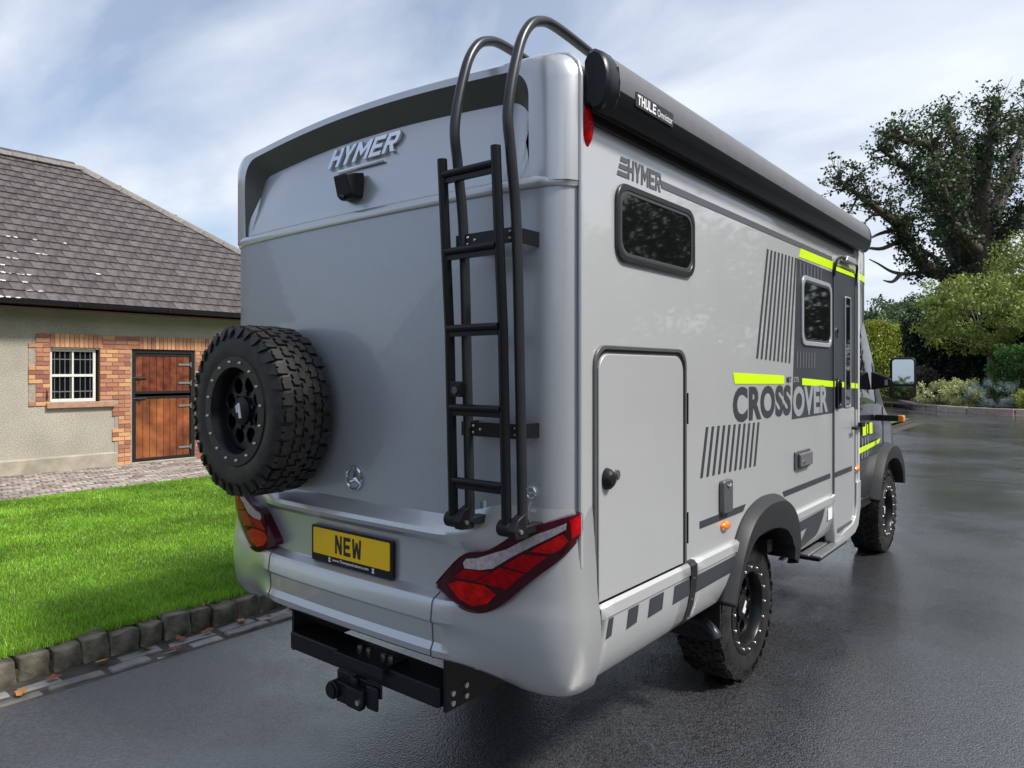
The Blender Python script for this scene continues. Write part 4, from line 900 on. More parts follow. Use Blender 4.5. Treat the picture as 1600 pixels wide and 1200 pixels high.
def wheel(name, M):
    e = bpy.data.objects.new(name, None); COL.objects.link(e); e.parent = V; e.matrix_basis = M
    for k, me in WM.items():
        if k != 'bead_bolt': link(k, me, e)
    for k in range(16):
        a = 2 * math.pi * (k + .3) / 16; o = link('bead_bolt', WM['bead_bolt'], e); o.location = (.136, .231 * math.sin(a), .231 * math.cos(a))
    return e
for X, Y, f, ry in ((.885, 1.90, 1, 0), (-.885, 1.90, -1, 0), (.872, 5.60, 1, 0), (-.872, 5.60, -1, 0)):
    wheel('wheel', Matrix.Translation((X, Y, .402)) @ Matrix.Rotation(0 if f > 0 else math.pi, 4, 'Z') @ Matrix.Rotation(.5 + Y, 4, 'X'))
wheel('spare_wheel', Matrix.Translation((-.492, -.285, 1.578)) @ Matrix.Rotation(-math.pi / 2, 4, 'Z') @ Matrix.Rotation(.25, 4, 'X') @ Matrix.Scale(.972, 4))
mb = MB(); mb.box((-.62, -.17, 1.42), (-.32, -.10, 1.74)); part('spare_carrier', mb, 'satin_black', V, bevel=.01)

# ---- awning
aw = MB(); sec = [(1.113, 2.885), (1.135, 2.912), (1.17, 2.918), (1.205, 2.902), (1.235, 2.868), (1.252, 2.822), (1.250, 2.775), (1.238, 2.735), (1.222, 2.708), (1.195, 2.692), (1.16, 2.695), (1.15, 2.715), (1.113, 2.72)]
sec = [(1.113 + (x - 1.113) * .74, z) for x, z in sec]
aw.grid([[(x, y, z - (y * .0)) for x, z in sec] for y in (.10, 3.91)], True); k_ = len(sec); awn = part('awning', aw, 'plastic_grey', V, smooth=30)
lw = MB(); lw.grid([[(x + .0015, y, z - .001) for x, z in sec[6:11]] for y in (.105, 3.905)]); part('lead_rail', lw, 'lacquer_black', awn, smooth=30)
for y0, y1 in ((.022, .10), (3.91, 3.97)):
    mb = MB(); g1 = [(1.16 + (x - 1.16) * 1.03, z + (z - 2.80) * .03) for x, z in sec]; sc = lambda f: [(1.16 + (x - 1.16) * f, 2.80 + (z - 2.80) * f) for x, z in g1]
    ys = ((y0 + .0, .86), (y0 + .010, .97), (y0 + .03, 1.0), (y1, 1.0)) if y0 < 1 else ((y0, 1), (y1 - .03, 1.0), (y1 - .01, .96), (y1, .85))
    mb.grid([[(x, y, z) for x, z in sc(f)] for y, f in ys], True); mb.f += [tuple(range(k_)), tuple(range(len(mb.v) - k_, len(mb.v)))[::-1]]; part('end_cap', mb, 'lacquer_black', awn, smooth=35)
    if y0 < 1:
        mb = MB(); mb.tube([(1.213, .102, 2.75), (1.2175, .102, 2.80), (1.210, .102, 2.86)], .003, 5); part('cap_seam', mb, 'ink', awn)
mb = MB(); mb.box((1.1105, .05, 2.665), (1.13, 3.78, 2.70)); part('mounting_rail', mb, 'satin_black', awn, smooth=0)
au = Vector((.02, 0, 1)).normalized()
mb = MB(); mb.prism(rrect(.31, .055, .006), (1.2135, .22, 2.752), UY, au, .003); bd = part('badge', mb, 'ink', awn, smooth=0)
part('lettering', place_text(block_text('THULE', .145, .038, .001), (1.2175, .232, 2.760), UY, au), 'white_print', bd, smooth=0)
link('lettering', text_mesh('Omnistor', (1.2175, .390, 2.760), UY, au, .130, .028, .001, 'white_print', bold=.0), bd)
# ---- upper red marker lamps
for s in (-1, 1):
    mb = MB(); mb.lathe([(.0, .022), (.5, .019), (.8, .012), (1.0, 0)], (0, 0, 0), UX, 24, (0, 0, 1))
    mb.v = [((HW + x) * s, .052 + y * .030, 2.655 + z * .078) for x, y, z in mb.v]; part('marker_lamp', mb, 'lens_red', V)

# ---- side wall fittings (kerb side)
SX = HW + .001
def dec(name, poly, m, d=.0015, x=SX, parent=V, **kw): mb = MB(); mb.prism(poly, (x, 0, 0), UY, UZ, d); return part(name, mb, m, parent, smooth=0, **kw)
def window(y0, y1, z0, z1, r, fm, fw=.034):
    w_, h_ = y1 - y0, z1 - z0; mb = MB(); o = rrect(w_, h_, r); i = [(fw + (x) * (w_ - 2 * fw) / w_, fw + y * (h_ - 2 * fw) / h_) for x, y in o]; O = (SX - .002, y0, z0)
    mb.ring(o, i, O, UY, UZ, .016); W_ = part('window', mb, fm, V, bevel=.005)
    mb = MB(); i2 = [(x, y) for x, y in i]; mb.prism([(fw - .004 + x * (w_ - 2 * fw + .008) / w_, fw - .004 + y * (h_ - 2 * fw + .008) / h_) for x, y in o], O, UY, UZ, .010); part('pane', mb, 'glass_dark', W_, bevel=.003)
    i3 = [(fw + .012 + x * (w_ - 2 * fw - .024) / w_, fw + .012 + y * (h_ - 2 * fw - .024) / h_) for x, y in o]; mb = MB(); mb.ring(i, i3, (O[0] + .0102, y0, z0), UY, UZ, .003); part('seal', mb, 'rubber_seal', W_, bevel=.001)
    return W_
window(.245, .945, 2.185, 2.495, .07, 'anthracite', .026); 
# garage door
mb = MB(); o = rrect(.775, .965, .075, 6, True); i = [(.016 + x * (.775 - .032) / .775, y * (.965 - .016) / .965) for x, y in o]; O = (SX, .088, .892); mb.ring(o, i, O, UY, UZ, .010); gd = part('garage_door', mb, 'frame_grey', V, bevel=.003)
i2 = [(.026 + x * (.775 - .052) / .775, y * (.965 - .027) / .965) for x, y in o]; mb = MB(); mb.ring(i, i2, O, UY, UZ, .003); part('rubber_seal', mb, 'ink', gd, smooth=0)
i3 = [(.032 + x * (.775 - .064) / .775, .004 + y * (.965 - .037) / .965) for x, y in o]; mb = MB(); mb.prism(i3, O, UY, UZ, .007); part('door_panel', mb, 'panel', gd, bevel=.003)
mb = MB(); mb.lathe([(.0, .034), (.6, .031), (.9, .018), (1, 0)], (0, 0, 0), UX, 24, (0, 0, 1)); mb.v = [(SX + .007 + x, .172 + y * .034, 1.352 + z * .042) for x, y, z in mb.v]; part('door_knob', mb, 'satin_black', gd)
mb = MB(); mb.cyl((SX + .007, .236, 1.36), UX, .02, .012, 18); mb.cyl((SX + .019, .236, 1.36), UX, .011, .004, 12); part('door_lock', mb, 'frame_grey', gd)
for z in (1.52, .98):
    mb = MB(); mb.cyl((SX + .008, .868, z), UZ, .007, .14, 8); part('hinge', mb, 'lacquer_black', gd)
# graphics
dk = dec('dark_graphic', [(2.362, 1.465), (3.985, 1.462), (3.985, 2.465), (2.462, 2.468)], 'decal')
dec('lime_stripe', [(2.50, 2.482), (3.985, 2.488), (3.985, 2.545), (2.535, 2.540)], 'yellow_decal')
dec('lime_stripe', [(1.445, 1.694), (2.215, 1.684), (2.215, 1.734), (1.425, 1.752)], 'yellow_decal')
dec('lime_stripe', [(2.555, 1.672), (3.985, 1.624), (3.985, 1.662), (2.555, 1.716)], 'yellow_decal', .0015, SX + .002)
for k in range(9):
    f = k / 8; yt = 1.925 + f * .50; yb = 1.755 + f * .545; dec('pinstripe', [(yb, 1.83 - .02 * f), (yb + .026, 1.83 - .02 * f), (yt + .026, 2.455 + .012 * f), (yt, 2.455 + .012 * f)], 'decal')
for k in range(11):
    f = k / 10; yt = 1.092 + f * .685; yb = 1.027 + f * .69; dec('pinstripe', [(yb, 1.255 - .015 * f), (yb + .026, 1.255 - .015 * f), (yt + .026, 1.492 - .015 * f), (yt, 1.492 - .015 * f)], 'decal')
for k in range(7):
    yb = 2.50 + k * .075; dec('pinstripe', [(yb, 2.36), (yb + .03, 2.36), (yb + .035, 2.455), (yb + .005, 2.455)], 'decal_mid', .0015, SX + .002)
    yb = 2.44 + k * .06; dec('pinstripe', [(yb, 1.78), (yb + .026, 1.78), (yb + .035, 1.885), (yb + .009, 1.885)], 'decal_mid', .0015, SX + .002)
dec('waist_stripe', [(1.02, 1.018), (1.56, 1.018), (1.60, 1.052), (1.02, 1.052)], 'decal'); dec('waist_stripe', [(2.22, 1.005), (3.20, 1.005), (3.20, 1.04), (2.19, 1.04)], 'decal'); dec('waist_stripe', [(3.28, 1.002), (3.74, 1.002), (3.74, 1.037), (3.28, 1.037)], 'decal', .0015, SX + .012)
dec('maker_stripe', [(.635, 2.543), (3.24, 2.543), (3.24, 2.575), (.62, 2.575)], 'decal_mid')
part('maker_lettering', place_text(block_text('HYMER', .28, .080, .0015, .14, .05), (SX, .345, 2.522), UY, UZ), 'decal_mid', V, smooth=0)
for k in range(3): dec('maker_mark', [(.262 + .012 * k, 2.522 + k * .029), (.34, 2.522 + k * .029), (.345, 2.541 + k * .029), (.27 + .012 * k, 2.541 + k * .029)], 'decal_mid')
link('model_lettering', text_mesh('CROSS', (SX, 1.425, 1.492), UY, UZ, .915, .186, .0015, 'decal', bold=.04, spacing=1.06), V)
link('model_lettering', text_mesh('OVER', (SX + .002, 2.375, 1.475), UY, UZ, .755, .190, .0015, 'letter_grey', bold=.04, spacing=1.06), V)
link('model_lettering', text_mesh('MLT', (SX + .002, 2.262, 1.692), UY, UZ, .085, .034, .0015, 'decal', bold=.01), V); link('model_lettering', text_mesh('570', (SX + .002, 2.385, 1.690), UY, UZ, .10, .034, .0015, 'letter_grey', bold=.01), V)
window(2.53, 3.20, 1.925, 2.375, .07, 'letter_grey', .03)
# entrance door: frame, leaf, slit window, handles
mb = MB(); o = rrect(.60, 1.93, .06); i = [(.014 + x * .572 / .60, .014 + y * 1.902 / 1.93) for x, y in o]; O = (SX + .001, 3.26, .60); mb.ring(o, i, O, UY, UZ, .011); ed = part('entrance_door', mb, 'frame_grey', V, bevel=.003)
mb = MB(); mb.prism([(.018 + x * .564 / .60, .018 + y * .87 / 1.93) for x, y in o], (O[0] - .0005, 3.26, .60), UY, UZ, .008); part('door_leaf', mb, 'panel', ed, bevel=.003)
mb = MB(); mb.prism([(.018, .862), (.582, .862), (.582, 1.885), (.018, 1.868)], (O[0], 3.26, .60), UY, UZ, .0072); part('door_leaf', mb, 'decal', ed, smooth=0)
dec('lime_stripe', [(3.285, 2.484), (3.84, 2.487), (3.84, 2.545), (3.285, 2.542)], 'yellow_decal', .0015, SX + .0085, ed); dec('lime_stripe', [(3.285, 1.648), (3.53, 1.640), (3.53, 1.680), (3.285, 1.690)], 'yellow_decal', .0015, SX + .0085, ed); dec('lime_stripe', [(3.70, 1.634), (3.84, 1.628), (3.84, 1.668), (3.70, 1.674)], 'yellow_decal', .0015, SX + .0085, ed)
mb = MB(); o2 = rrect(.16, .83, .02); mb.ring(o2, [(.012 + x * .136 / .16, .012 + y * .806 / .83) for x, y in o2], (SX + .008, 3.54, 1.49), UY, UZ, .010); part('slit_window', mb, 'letter_grey', ed, bevel=.002)
mb = MB(); mb.prism([(.008 + x * .144 / .16, .008 + y * .814 / .83) for x, y in o2], (SX + .0082, 3.54, 1.49), UY, UZ, .006); part('pane', mb, 'glass_dark', ed, smooth=0)
mb = MB(); o2 = rrect(.11, .22, .05); mb.ring(o2, [(.022 + x * .066 / .11, .022 + y * .176 / .22) for x, y in o2], (SX + .008, 3.30, 1.49), UY, UZ, .02); part('door_handle', mb, 'lacquer_black', ed, bevel=.006)
mb = MB(); mb.cyl((SX + .008, 3.315, 2.05), UX, .022, .012, 14); mb.box((SX + .008, 3.305, 2.0), (SX + .02, 3.325, 2.06)); part('door_lock', mb, 'chrome', ed)
mb = MB(); mb.tube(smooth_path([(SX + .008, 3.262, 2.44), (SX + .02, 3.268, 2.53), (SX + .035, 3.32, 2.575), (SX + .04, 3.55, 2.585), (SX + .035, 3.79, 2.57), (SX + .02, 3.85, 2.52), (SX + .008, 3.86, 2.42)], 5), .010, 8); part('gutter_arch', mb, 'satin_black', ed)
mb = MB(); mb.prism([(0, 0), (.30, 0), (.26, .045), (.04, .045)], (SX + .005, 3.43, 2.565), UY, UZ, .05); part('awning_light', mb, 'letter_grey', ed, bevel=.01)
mb = MB(); mb.cyl((SX, 3.76, 1.325), UX, .012, .05, 8); mb.box((SX + .045, 3.68, 1.317), (SX + .06, 3.80, 1.333)); mb.box((SX + .02, 3.90, 1.325), (SX + .05, 4.0, 1.36)); part('door_stay', mb, 'satin_black', V)
mb = MB(); mb.box((HW - .02, 3.962, .80), (HW + .012, 3.985, 2.80)); part('front_corner_trim', mb, 'white_print', V, bevel=.004)
# locker flap, service hatch, lamps
mb = MB(); mb.prism(rrect(.115, .165, .018), (SX, 1.245, 1.052), UY, UZ, .028); fp = part('inlet_flap', mb, 'frame_grey', V, bevel=.006)
mb = MB(); mb.tube([(SX + .029, 1.275, 1.195), (SX + .034, 1.30, 1.187), (SX + .029, 1.325, 1.195)], .005, 6); part('flap_catch', mb, 'letter_grey', fp)
mb = MB(); mb.prism(rrect(.30, .115, .012), (SX, 2.40, 1.145), UY, UZ, .012); sh_ = part('service_hatch', mb, 'frame_grey', V, bevel=.004)
mb = MB(); mb.prism(rrect(.245, .085, .012), (SX + .012, 2.435, 1.160), UY, UZ, .022); part('hatch_lid', mb, 'plastic_grey', sh_, bevel=.006); mb = MB(); mb.cyl((SX + .034, 2.49, 1.19), UX, .012, .006, 12); part('hatch_lock', mb, 'chrome', sh_)
for y, z in ((1.315, .985), (3.93, .992)):
    mb = MB(); mb.lathe([(.0, .024), (.55, .021), (.85, .013), (1, 0)], (0, 0, 0), UX, 22, (0, 0, 1)); mb.v = [(SX + x, y + q * .052, z + p * .026) for x, q, p in mb.v]; part('side_marker', mb, 'lens_amber', V)
# ---- skirts
def skirt(y0, y1, name='side_skirt', zt=.888, zb=.598, cut=None):
    prof = [(1.098, zt + .006), (1.122, zt + .002), (1.136, zt - .010), (1.139, zt - .05), (1.132, zt - .055), (1.130, zt - .13), (1.118, zt - .20), (1.098, zb + .03), (1.078, zb), (1.05, zb)]
    mb = MB(); n = max(1, int((y1 - y0) / .1)); rows = []
    for x, z in prof:
        rows.append([(x, y0 + (y1 - y0) * i / n, z) for i in range(n + 1)])
    mb.grid(rows); o = part(name, mb, 'panel', V, smooth=28); s_ = o.modifiers.new('thick', 'SOLIDIFY'); s_.thickness = .012; s_.offset = -1; return o, prof
def sk_dec(pts, y_shear=0, m='decal'):
    # patch on the skirt face: pts = list of (y, z) quads, follows the profile
    xs = [(.60, 1.080), (.628, 1.098), (.688, 1.118), (.758, 1.130), (.833, 1.132), (.838, 1.139), (.878, 1.136)]
    mb = MB(); n = 6; (a, b, c, d) = pts; rows = []
    for i in range(n + 1):
        f = i / n; y0 = a[0] + (d[0] - a[0]) * f; y1 = b[0] + (c[0] - b[0]) * f; z0 = a[1] + (d[1] - a[1]) * f; z1 = b[1] + (c[1] - b[1]) * f
        rows.append([(interp(z0 + (z1 - z0) * k / 4, [p[0] for p in xs], [p[1] for p in xs]) + .0025, y0 + (y1 - y0) * k / 4, z0 + (z1 - z0) * k / 4) for k in range(5)])
    mb.grid(rows); return part('skirt_graphic', mb, m, V, smooth=40)
skirt(.098, .868); skirt(.928, 1.45); skirt(2.30, 3.215)
for y, hw_ in ((.898, .031), (.093, .006)):
    mb = MB(); mb.grid([[(x, y + q, z) for q in (-hw_, hw_)] for x, z in ((1.10, .897), (1.126, .893), (1.1415, .878), (1.1415, .84), (1.134, .76), (1.122, .69), (1.102, .63), (1.08, .597))]); gp = part('skirt_gap', mb, 'ink', V)
    for z, x in ((.82, 1.140), (.72, 1.128), (.63, 1.103)):
        mb = MB(); mb.cyl((x - .001, y, z), UX, .004, .004, 6); part('rivet', mb, 'bolt_steel', gp)
sk_dec([(.145, .755), (.185, .760), (.20, .828), (.165, .828)]); sk_dec([(.30, .750), (.38, .757), (.395, .826), (.315, .826)]); sk_dec([(.475, .748), (.60, .752), (.612, .824), (.49, .824)]); sk_dec([(.70, .745), (.866, .748), (.866, .822), (.715, .824)]); sk_dec([(.932, .742), (1.40, .745), (1.44, .822), (.932, .820)])
sk_dec([(2.36, .75), (2.62, .76), (3.0, .826), (2.36, .82)]); sk_dec([(2.45, .615), (2.86, .66), (2.99, .826), (2.60, .76)])
mb = MB(); mb.prism(rrect(.10, .08, .004), (1.134, 3.06, .73), UY, UZ, .001); part('sticker', mb, 'white_print', V, smooth=0)
# door-surround skirt and step
mb = MB(); o = [(3.215, .888), (3.255, .888), (3.262, .68), (3.30, .60), (3.40, .572), (3.74, .60), (3.82, .64), (3.86, .74), (3.868, .90), (3.975, .905), (3.97, .70), (3.90, .56), (3.80, .515), (3.36, .485), (3.25, .535), (3.215, .65)]; mb.prism(o, (1.06, 0, 0), UY, UZ, .075); part('door_surround', mb, 'panel', V, bevel=.008)
mb = MB(); mb.box((.80, 2.80, .500), (1.15, 3.50, .525)); stp = part('entry_step', mb, 'satin_black', V, bevel=.004)
for x0, x1 in ((1.02, 1.085), (1.10, 1.165)):
    mb = MB(); mb.box((x0, 2.79, .524), (x1, 3.51, .540)); part('step_tread', mb, 'galvanised', stp, bevel=.004)
# ---- wheel arch flares: swept section
def flare(path, xo, wds, name='arch_flare', out=.062):
    path = smooth_path([(y, z, 0) for y, z in path], 6); n = len(path); cy = sum(p.x for p in path) / n; rows = [[] for _ in range(6)]
    for i, p in enumerate(path):
        t = (path[min(i + 1, n - 1)] - path[max(i - 1, 0)]).normalized(); nn = Vector((-t.y, t.x)); c = Vector((cy - p.x, .45 - p.y))
        if nn.dot(c) < 0: nn = -nn
        wdt = interp(i / (n - 1), [k / (len(wds) - 1) for k in range(len(wds))], wds)
        for k, (d, x) in enumerate(((-.004, xo - .012), (.0, xo + .012), (.032, xo + out), (.045, xo + out + .004), (wdt, xo + out - .005), (wdt + .004, xo - .13))): rows[k].append((x, p.x + nn.x * d, p.y + nn.y * d))
    mb = MB(); mb.grid(rows); o = part(name, mb, 'flare_black', V, smooth=35); s_ = o.modifiers.new('t', 'SOLIDIFY'); s_.thickness = .008; s_.offset = -1; return o
flare([(1.275, .605), (1.335, .72), (1.40, .83), (1.50, .945), (1.62, 1.015), (1.78, 1.052), (1.94, 1.056), (2.10, 1.035), (2.24, .97), (2.335, .87), (2.375, .75), (2.365, .66), (2.32, .585)], HW, [.06, .085, .13, .17, .19, .18, .15, .09])
# ---- running gear
mb = MB()
for s in (-1, 1):
    mb.box((s * .42 - .035, -.02, .56), (s * .42 + .035, 5.6, .68))
for y in (.05, 1.35, 2.5, 3.7): mb.box((-.9, y, .60), (.9, y + .05, .66))
mb.cyl((-.80, 1.90, .402), UX, .055, 1.6, 14); mb.cyl((-.8, 5.6, .402), UX, .05, 1.6, 14); mb.box((-.9, 2.55, .45), (-.45, 3.5, .84)); mb.box((.45, 2.6, .50), (.75, 3.1, .84)); mb.lathe([(.0, -.15), (.12, -.12), (.17, 0), (.12, .12), (.0, .15)], (0, 1.9, .41), UX, 16)
for s in (-1, 1): mb.box((s * .60 - .035, 1.2, .46), (s * .60 + .035, 2.7, .52))
part('chassis', mb, 'satin_black', V, smooth=30)
mb = MB(); mb.box((.70, 2.02, .70), (1.08, 2.10, .775)); mb.cyl((1.02, 1.86, .84), UZ, .004, .05, 6); part('arch_beam', mb, 'satin_black', V, smooth=0)
mb = MB(); mb.box((.72, 1.452, .33), (1.03, 1.462, .66))
for k in range(7): mb.box((.74 + k * .04, 1.446, .35), (.752 + k * .04, 1.453, .65))
part('mudflap', mb, 'rubber', V, smooth=0)
ex_ = smooth_path([(.75, 1.34, .47), (.88, 1.33, .475), (.985, 1.325, .47), (1.045, 1.32, .435), (1.065, 1.318, .405)], 5); mb = MB(); mb.tube(ex_, .032, 14, cap=False); mb.tube(ex_, .027, 14, cap=False); part('exhaust_pipe', mb, 'anthracite', V, smooth=60)
# ---- tow bar
tb = bpy.data.objects.new('tow_bar', None); COL.objects.link(tb); tb.parent = V
mb = MB(); mb.box((-.52, -.10, .397), (.50, .06, .482)); part('cross_beam', mb, 'satin_black', tb, bevel=.008)
for s in (-1, 1):
    mb = MB(); mb.box((s * .52 - .008, -.085, .385), (s * .52 + .008, .35, .60)); sp = part('side_plate', mb, 'satin_black', tb, bevel=.002)
    for y, z in ((-.05, .455), (-.05, .415), (.03, .462), (.03, .418)):
        mb = MB(); mb.cyl((s * .528, y, z), (s, 0, 0), .012, .010, 6); part('bolt', mb, 'bolt_steel', sp)
mb = MB(); mb.box((-.13, -.135, .462), (.20, .02, .492)); mb.box((-.13, -.135, .440), (.20, -.122, .47)); part('top_plate', mb, 'satin_black', tb, bevel=.005)
for x in (-.06, .0, .10, .15):
    mb = MB(); mb.cyl((x, -.04, .492), UZ, .013, .016, 6); part('bolt', mb, 'bolt_steel', tb)
mb = MB(); mb.box((-.14, -.11, .34), (.16, -.095, .40)); mb.box((-.02, -.13, .31), (.02, -.06, .40)); mb.box((.10, -.14, .30), (.17, -.125, .40)); part('hitch_bracket', mb, 'satin_black', tb, bevel=.006)
mb = MB(); mb.cyl((-.115, -.10, .325), (0, -1, 0), .040, .06, 18); mb.box((-.105, -.14, .275), (-.03, -.09, .365)); sk_ = part('electric_socket', mb, 'satin_black', tb, bevel=.004); mb = MB(); mb.cyl((-.115, -.16, .325), (0, -1, 0), .032, .008, 18); part('socket_lid', mb, 'lacquer_black', sk_)
mb = MB(); mb.prism([(-.04, 0), (.05, 0), (.07, .03), (.07, .09), (-.04, .09)], (.03, -.13, .285), UX, UZ, .03); part('hitch_jaw', mb, 'satin_black', tb, bevel=.004); mb = MB(); mb.cyl((.075, -.16, .325), (0, -1, 0), .012, .01, 10); part('bolt', mb, 'bolt_steel', tb)
mb = MB(); mb.prism([(-.62, .50), (-.30, .50), (-.26, .56), (-.05, .56), (-.03, .50), (.08, .50), (.12, .56), (.28, .56), (.33, .50), (.60, .50), (.60, .66), (-.62, .66)], (0, .20, 0), UX, UZ, .012); part('crash_beam', mb, 'satin_black', V, smooth=0)
for x in (-.52, -.44, -.12, -.05, .33, .42, .55):
    mb = MB(); mb.cyl((x, .19, .56), (0, -1, 0), .015, .010, 8); part('bolt', mb, 'plastic_grey', V)

# ---- over-cab nose and cab
oc = MB(); rows = []
for y, hw, zt, zb in ((3.985, HW - .003, 2.905, 1.95), (4.12, 1.105, 2.89, 2.0), (4.30, 1.085, 2.85, 2.1), (4.45, 1.05, 2.79, 2.2), (4.58, .98, 2.70, 2.3), (4.66, .86, 2.60, 2.40), (4.68, .70, 2.54, 2.48)):
    r_ = min(.12, (zt - zb) / 2.2); pts = []
    for cx, cz, a0 in ((hw - r_, zb + r_, -90), (hw - r_, zt - r_, 0), (-hw + r_, zt - r_, 90), (-hw + r_, zb + r_, 180)): pts += [(cx + r_ * math.cos(R(a0 + 15 * i)), y, cz + r_ * math.sin(R(a0 + 15 * i))) for i in range(7)]
    rows.append(pts)
oc.grid(rows, True); oc.f.append(tuple(range(len(oc.v) - 28, len(oc.v)))); part('overcab_nose', oc, 'dark_paint', V, smooth=50)
yl = MB(); yl.grid([[(hw_ + .003, y, z) for y, hw_ in ((3.99, 1.107), (4.12, 1.105), (4.30, 1.085), (4.45, 1.05), (4.56, .99))] for z in (2.49, 2.545)]); part('lime_stripe', yl, 'yellow_decal', V)
yl = MB(); yl.grid([[(hw_ + .002, y, z) for y, hw_ in ((3.99, 1.107), (4.12, 1.105), (4.30, 1.085), (4.45, 1.05))] for z in (2.55, 2.72)]); part('silver_band', yl, 'panel', V)
cb = MB(); rows = []
ST = [(3.9, .985, .99, .925, 2.45), (4.30, .985, .992, .925, 2.48), (4.70, .985, .992, .925, 2.44), (5.0, .985, .99, .925, 2.22), (5.30, .985, .985, .93, 1.90), (5.55, .98, .975, .935, 1.62), (5.78, .975, .965, .935, 1.36), (6.05, .96, .95, .87, 1.26), (6.35, .92, .90, .80, 1.16), (6.58, .82, .82, .70, 1.02), (6.68, .70, .72, .6, .85)]
for (y, xs_, xb, xt, zt) in ST:
    zbelt = min(1.42, zt - .03); zs = .55 if y < 6.5 else .5
    half = [(xs_ - .03, zs), (xs_, zs + .06), (xs_ + .004, .85), (xb + .006, 1.15 if zbelt > 1.2 else zbelt - .12), (xb, zbelt), (xb + (xt - xb) * .5, zbelt + (zt - zbelt) * .5), (xt, zt - (.02 if zt > 1.5 else .005)), (xt - .12, zt + .02), (.3, zt + .06), (0, zt + .07)]
    rows.append([(x, y, z) for x, z in half] + [(-x, y, z) for x, z in half[::-1][1:]])
cb.grid(rows); nn_ = len(rows[0]); cb.f.append(tuple(range(len(cb.v) - nn_, len(cb.v)))); cab = part('cab', cb, 'dark_paint', V, smooth=35)
def cab_x(y, z):
    ys = [s[0] for s in ST]; xb = interp(y, ys, [s[2] for s in ST]); xt = interp(y, ys, [s[3] for s in ST]); zt = interp(y, ys, [s[4] for s in ST]); zb_ = min(1.42, zt - .03)
    if z <= zb_: return interp(z, [.61, .85, 1.15, zb_], [interp(y, ys, [s[1] for s in ST]), interp(y, ys, [s[1] for s in ST]) + .004, xb + .006, xb])
    return xb + (xt - xb) * (z - zb_) / (zt - zb_)
def cab_patch(name, quad, m, off=.006, parent=cab, n=6):
    a, b_, c, d = quad; mb = MB(); rows = []
    for i in range(n + 1):
        f = i / n; rows.append([])
        for k in range(n + 1):
            g_ = k / n; y = (a[0] * (1 - g_) + b_[0] * g_) * (1 - f) + (d[0] * (1 - g_) + c[0] * g_) * f; z = (a[1] * (1 - g_) + b_[1] * g_) * (1 - f) + (d[1] * (1 - g_) + c[1] * g_) * f; rows[-1].append((cab_x(y, z) + off, y, z))
    mb.grid(rows); return part(name, mb, m, parent, smooth=60)
cab_patch('door_window', [(4.05, 1.47), (5.50, 1.47), (4.96, 2.17), (4.05, 2.36)], 'glass_dark', .006)
cab_patch('quarter_window', [(5.16, 1.46), (5.48, 1.46), (5.30, 1.72), (5.17, 1.86)], 'lacquer_black', .010)
mb = MB(); mb.grid([[(x, ya, za) for x in np.linspace(-.80, .80, 9)] for ya, za in ((5.80, 1.432), (5.56, 1.70), (5.31, 1.98), (5.03, 2.30))]); part('windscreen', mb, 'glass_dark', cab, smooth=60)
for y, z0, z1 in ((5.50, .70, 1.42), (4.10, .62, 1.42)):
    mb = MB(); mb.tube([(cab_x(y, z) + .001, y, z) for z in np.linspace(z0, z1, 6)], .004, 5); part('door_gap', mb, 'ink', cab)
mb = MB(); mb.tube([(cab_x(y, .98) + .001, y, .98 + .02 * (y - 4.0)) for y in np.linspace(4.0, 5.25, 6)], .006, 5); part('door_crease', mb, 'ink', cab)
cab_patch('lime_block', [(4.60, 1.20), (4.72, 1.20), (4.72, 1.30), (4.60, 1.30)], 'yellow_decal', .010); cab_patch('lime_block', [(4.85, 1.20), (4.98, 1.20), (4.98, 1.30), (4.85, 1.30)], 'yellow_decal', .010); cab_patch('lime_block', [(4.755, 1.21), (4.80, 1.21), (4.80, 1.29), (4.755, 1.29)], 'yellow_decal', .010)
for y in (4.58, 4.68, 4.78): cab_patch('pinstripe', [(y, 1.0), (y + .022, 1.0), (y + .022, 1.18), (y, 1.18)], 'letter_grey', .010)
cab_patch('lime_stripe', [(4.0, 1.03), (5.22, 1.09), (5.30, 1.13), (4.0, 1.09)], 'yellow_decal', .012)
cab_patch('silver_patch', [(4.0, .70), (4.35, .75), (4.48, .97), (4.0, .97)], 'panel', .008)
mb = MB(); mb.cyl((cab_x(4.22, 1.30), 4.22, 1.30), UX, .02, .03, 12); mb.box((cab_x(4.2, 1.38) + .0, 4.10, 1.365), (cab_x(4.2, 1.38) + .04, 4.30, 1.40)); part('door_handle', mb, 'satin_black', cab, bevel=.004)
flare([(4.95, .60), (5.01, .72), (5.08, .83), (5.19, .94), (5.32, 1.02), (5.48, 1.06), (5.63, 1.065), (5.80, 1.04), (5.95, .97), (6.06, .87), (6.13, .75), (6.14, .62)], .975, [.06, .08, .11, .14, .15, .14, .11, .08], out=.09)
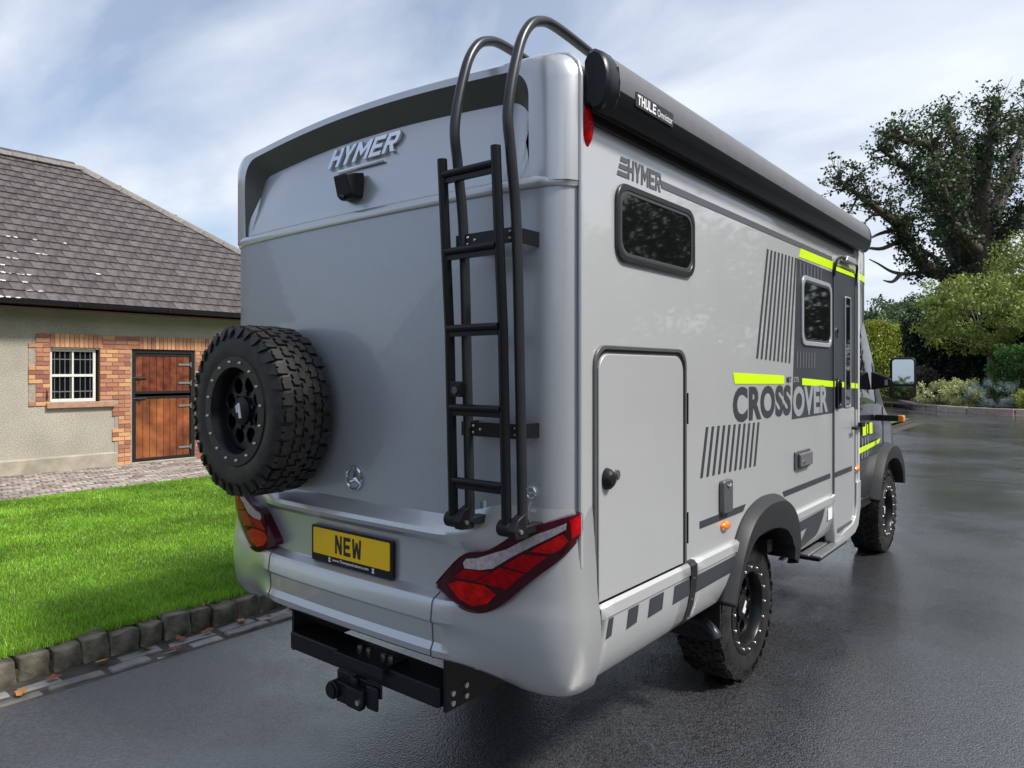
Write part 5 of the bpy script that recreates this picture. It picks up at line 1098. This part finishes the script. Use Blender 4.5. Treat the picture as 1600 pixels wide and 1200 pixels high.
mb = MB(); mb.box((.90, 4.1, .56), (.99, 5.0, .64)); part('cab_sill', mb, 'satin_black', V, bevel=.01)
# mirror
mr = bpy.data.objects.new('door_mirror', None); COL.objects.link(mr); mr.parent = V
mb = MB(); mb.prism([(0, -.07), (.17, -.035), (.17, .035), (0, .10)], (.985, 5.06, 1.66), UX, UZ, .07); part('mirror_arm', mb, 'satin_black', mr, bevel=.012)
MM = Matrix.Translation((1.235, 5.05, 1.70)) @ Matrix.Rotation(R(14), 4, 'Z') @ Matrix.Rotation(R(-3.0), 4, 'X')
def mbox(mb, poly, d0, d1):   # head outline lies in local XZ, rear face towards -Y
    k = len(poly); vs = [MM @ Vector((x, d0, z)) for x, z in poly] + [MM @ Vector((x * .86, d1, z * .88)) for x, z in poly]; return mb.add(vs, [tuple(range(k)), tuple(range(k, 2 * k))[::-1]] + [(i, (i + 1) % k, k + (i + 1) % k, k + i) for i in range(k)])
op = [(x - .105, z - .185) for x, z in rrect(.21, .37, .045)]
mb = MB(); mbox(mb, op, -.03, .09); part('mirror_head', mb, 'satin_black', mr, bevel=.008)
for z0, z1 in ((-.055, .165), (-.165, -.075)):
    mb = MB(); q = [(x - .085, z + z0) for x, z in rrect(.17, z1 - z0, .025)]; k = len(q); mb.add([MM @ Vector((x, -.0325, z)) for x, z in q] + [MM @ Vector((x, -.028, z)) for x, z in q], [tuple(range(k)), tuple(range(k, 2 * k))] + [(i, (i + 1) % k, k + (i + 1) % k, k + i) for i in range(k)]); part('mirror_glass', mb, 'mirror_glass', mr, smooth=0)
mb = MB(); mb.box((1.10, 4.985, 1.635), (1.125, 5.0, 1.685)); part('arm_repeater', mb, 'letter_grey', mr, smooth=0)
# width marker stalk
mb = MB(); mb.box((.99, 5.10, 1.305), (1.19, 5.16, 1.36)); wk = part('width_marker', mb, 'satin_black', V, bevel=.008)
for x0, x1 in ((1.185, 1.235), (.975, .992)):
    mb = MB(); mb.box((x0, 5.095, 1.302), (x1, 5.165, 1.363)); part('amber_lens', mb, 'lens_amber', wk, bevel=.01)
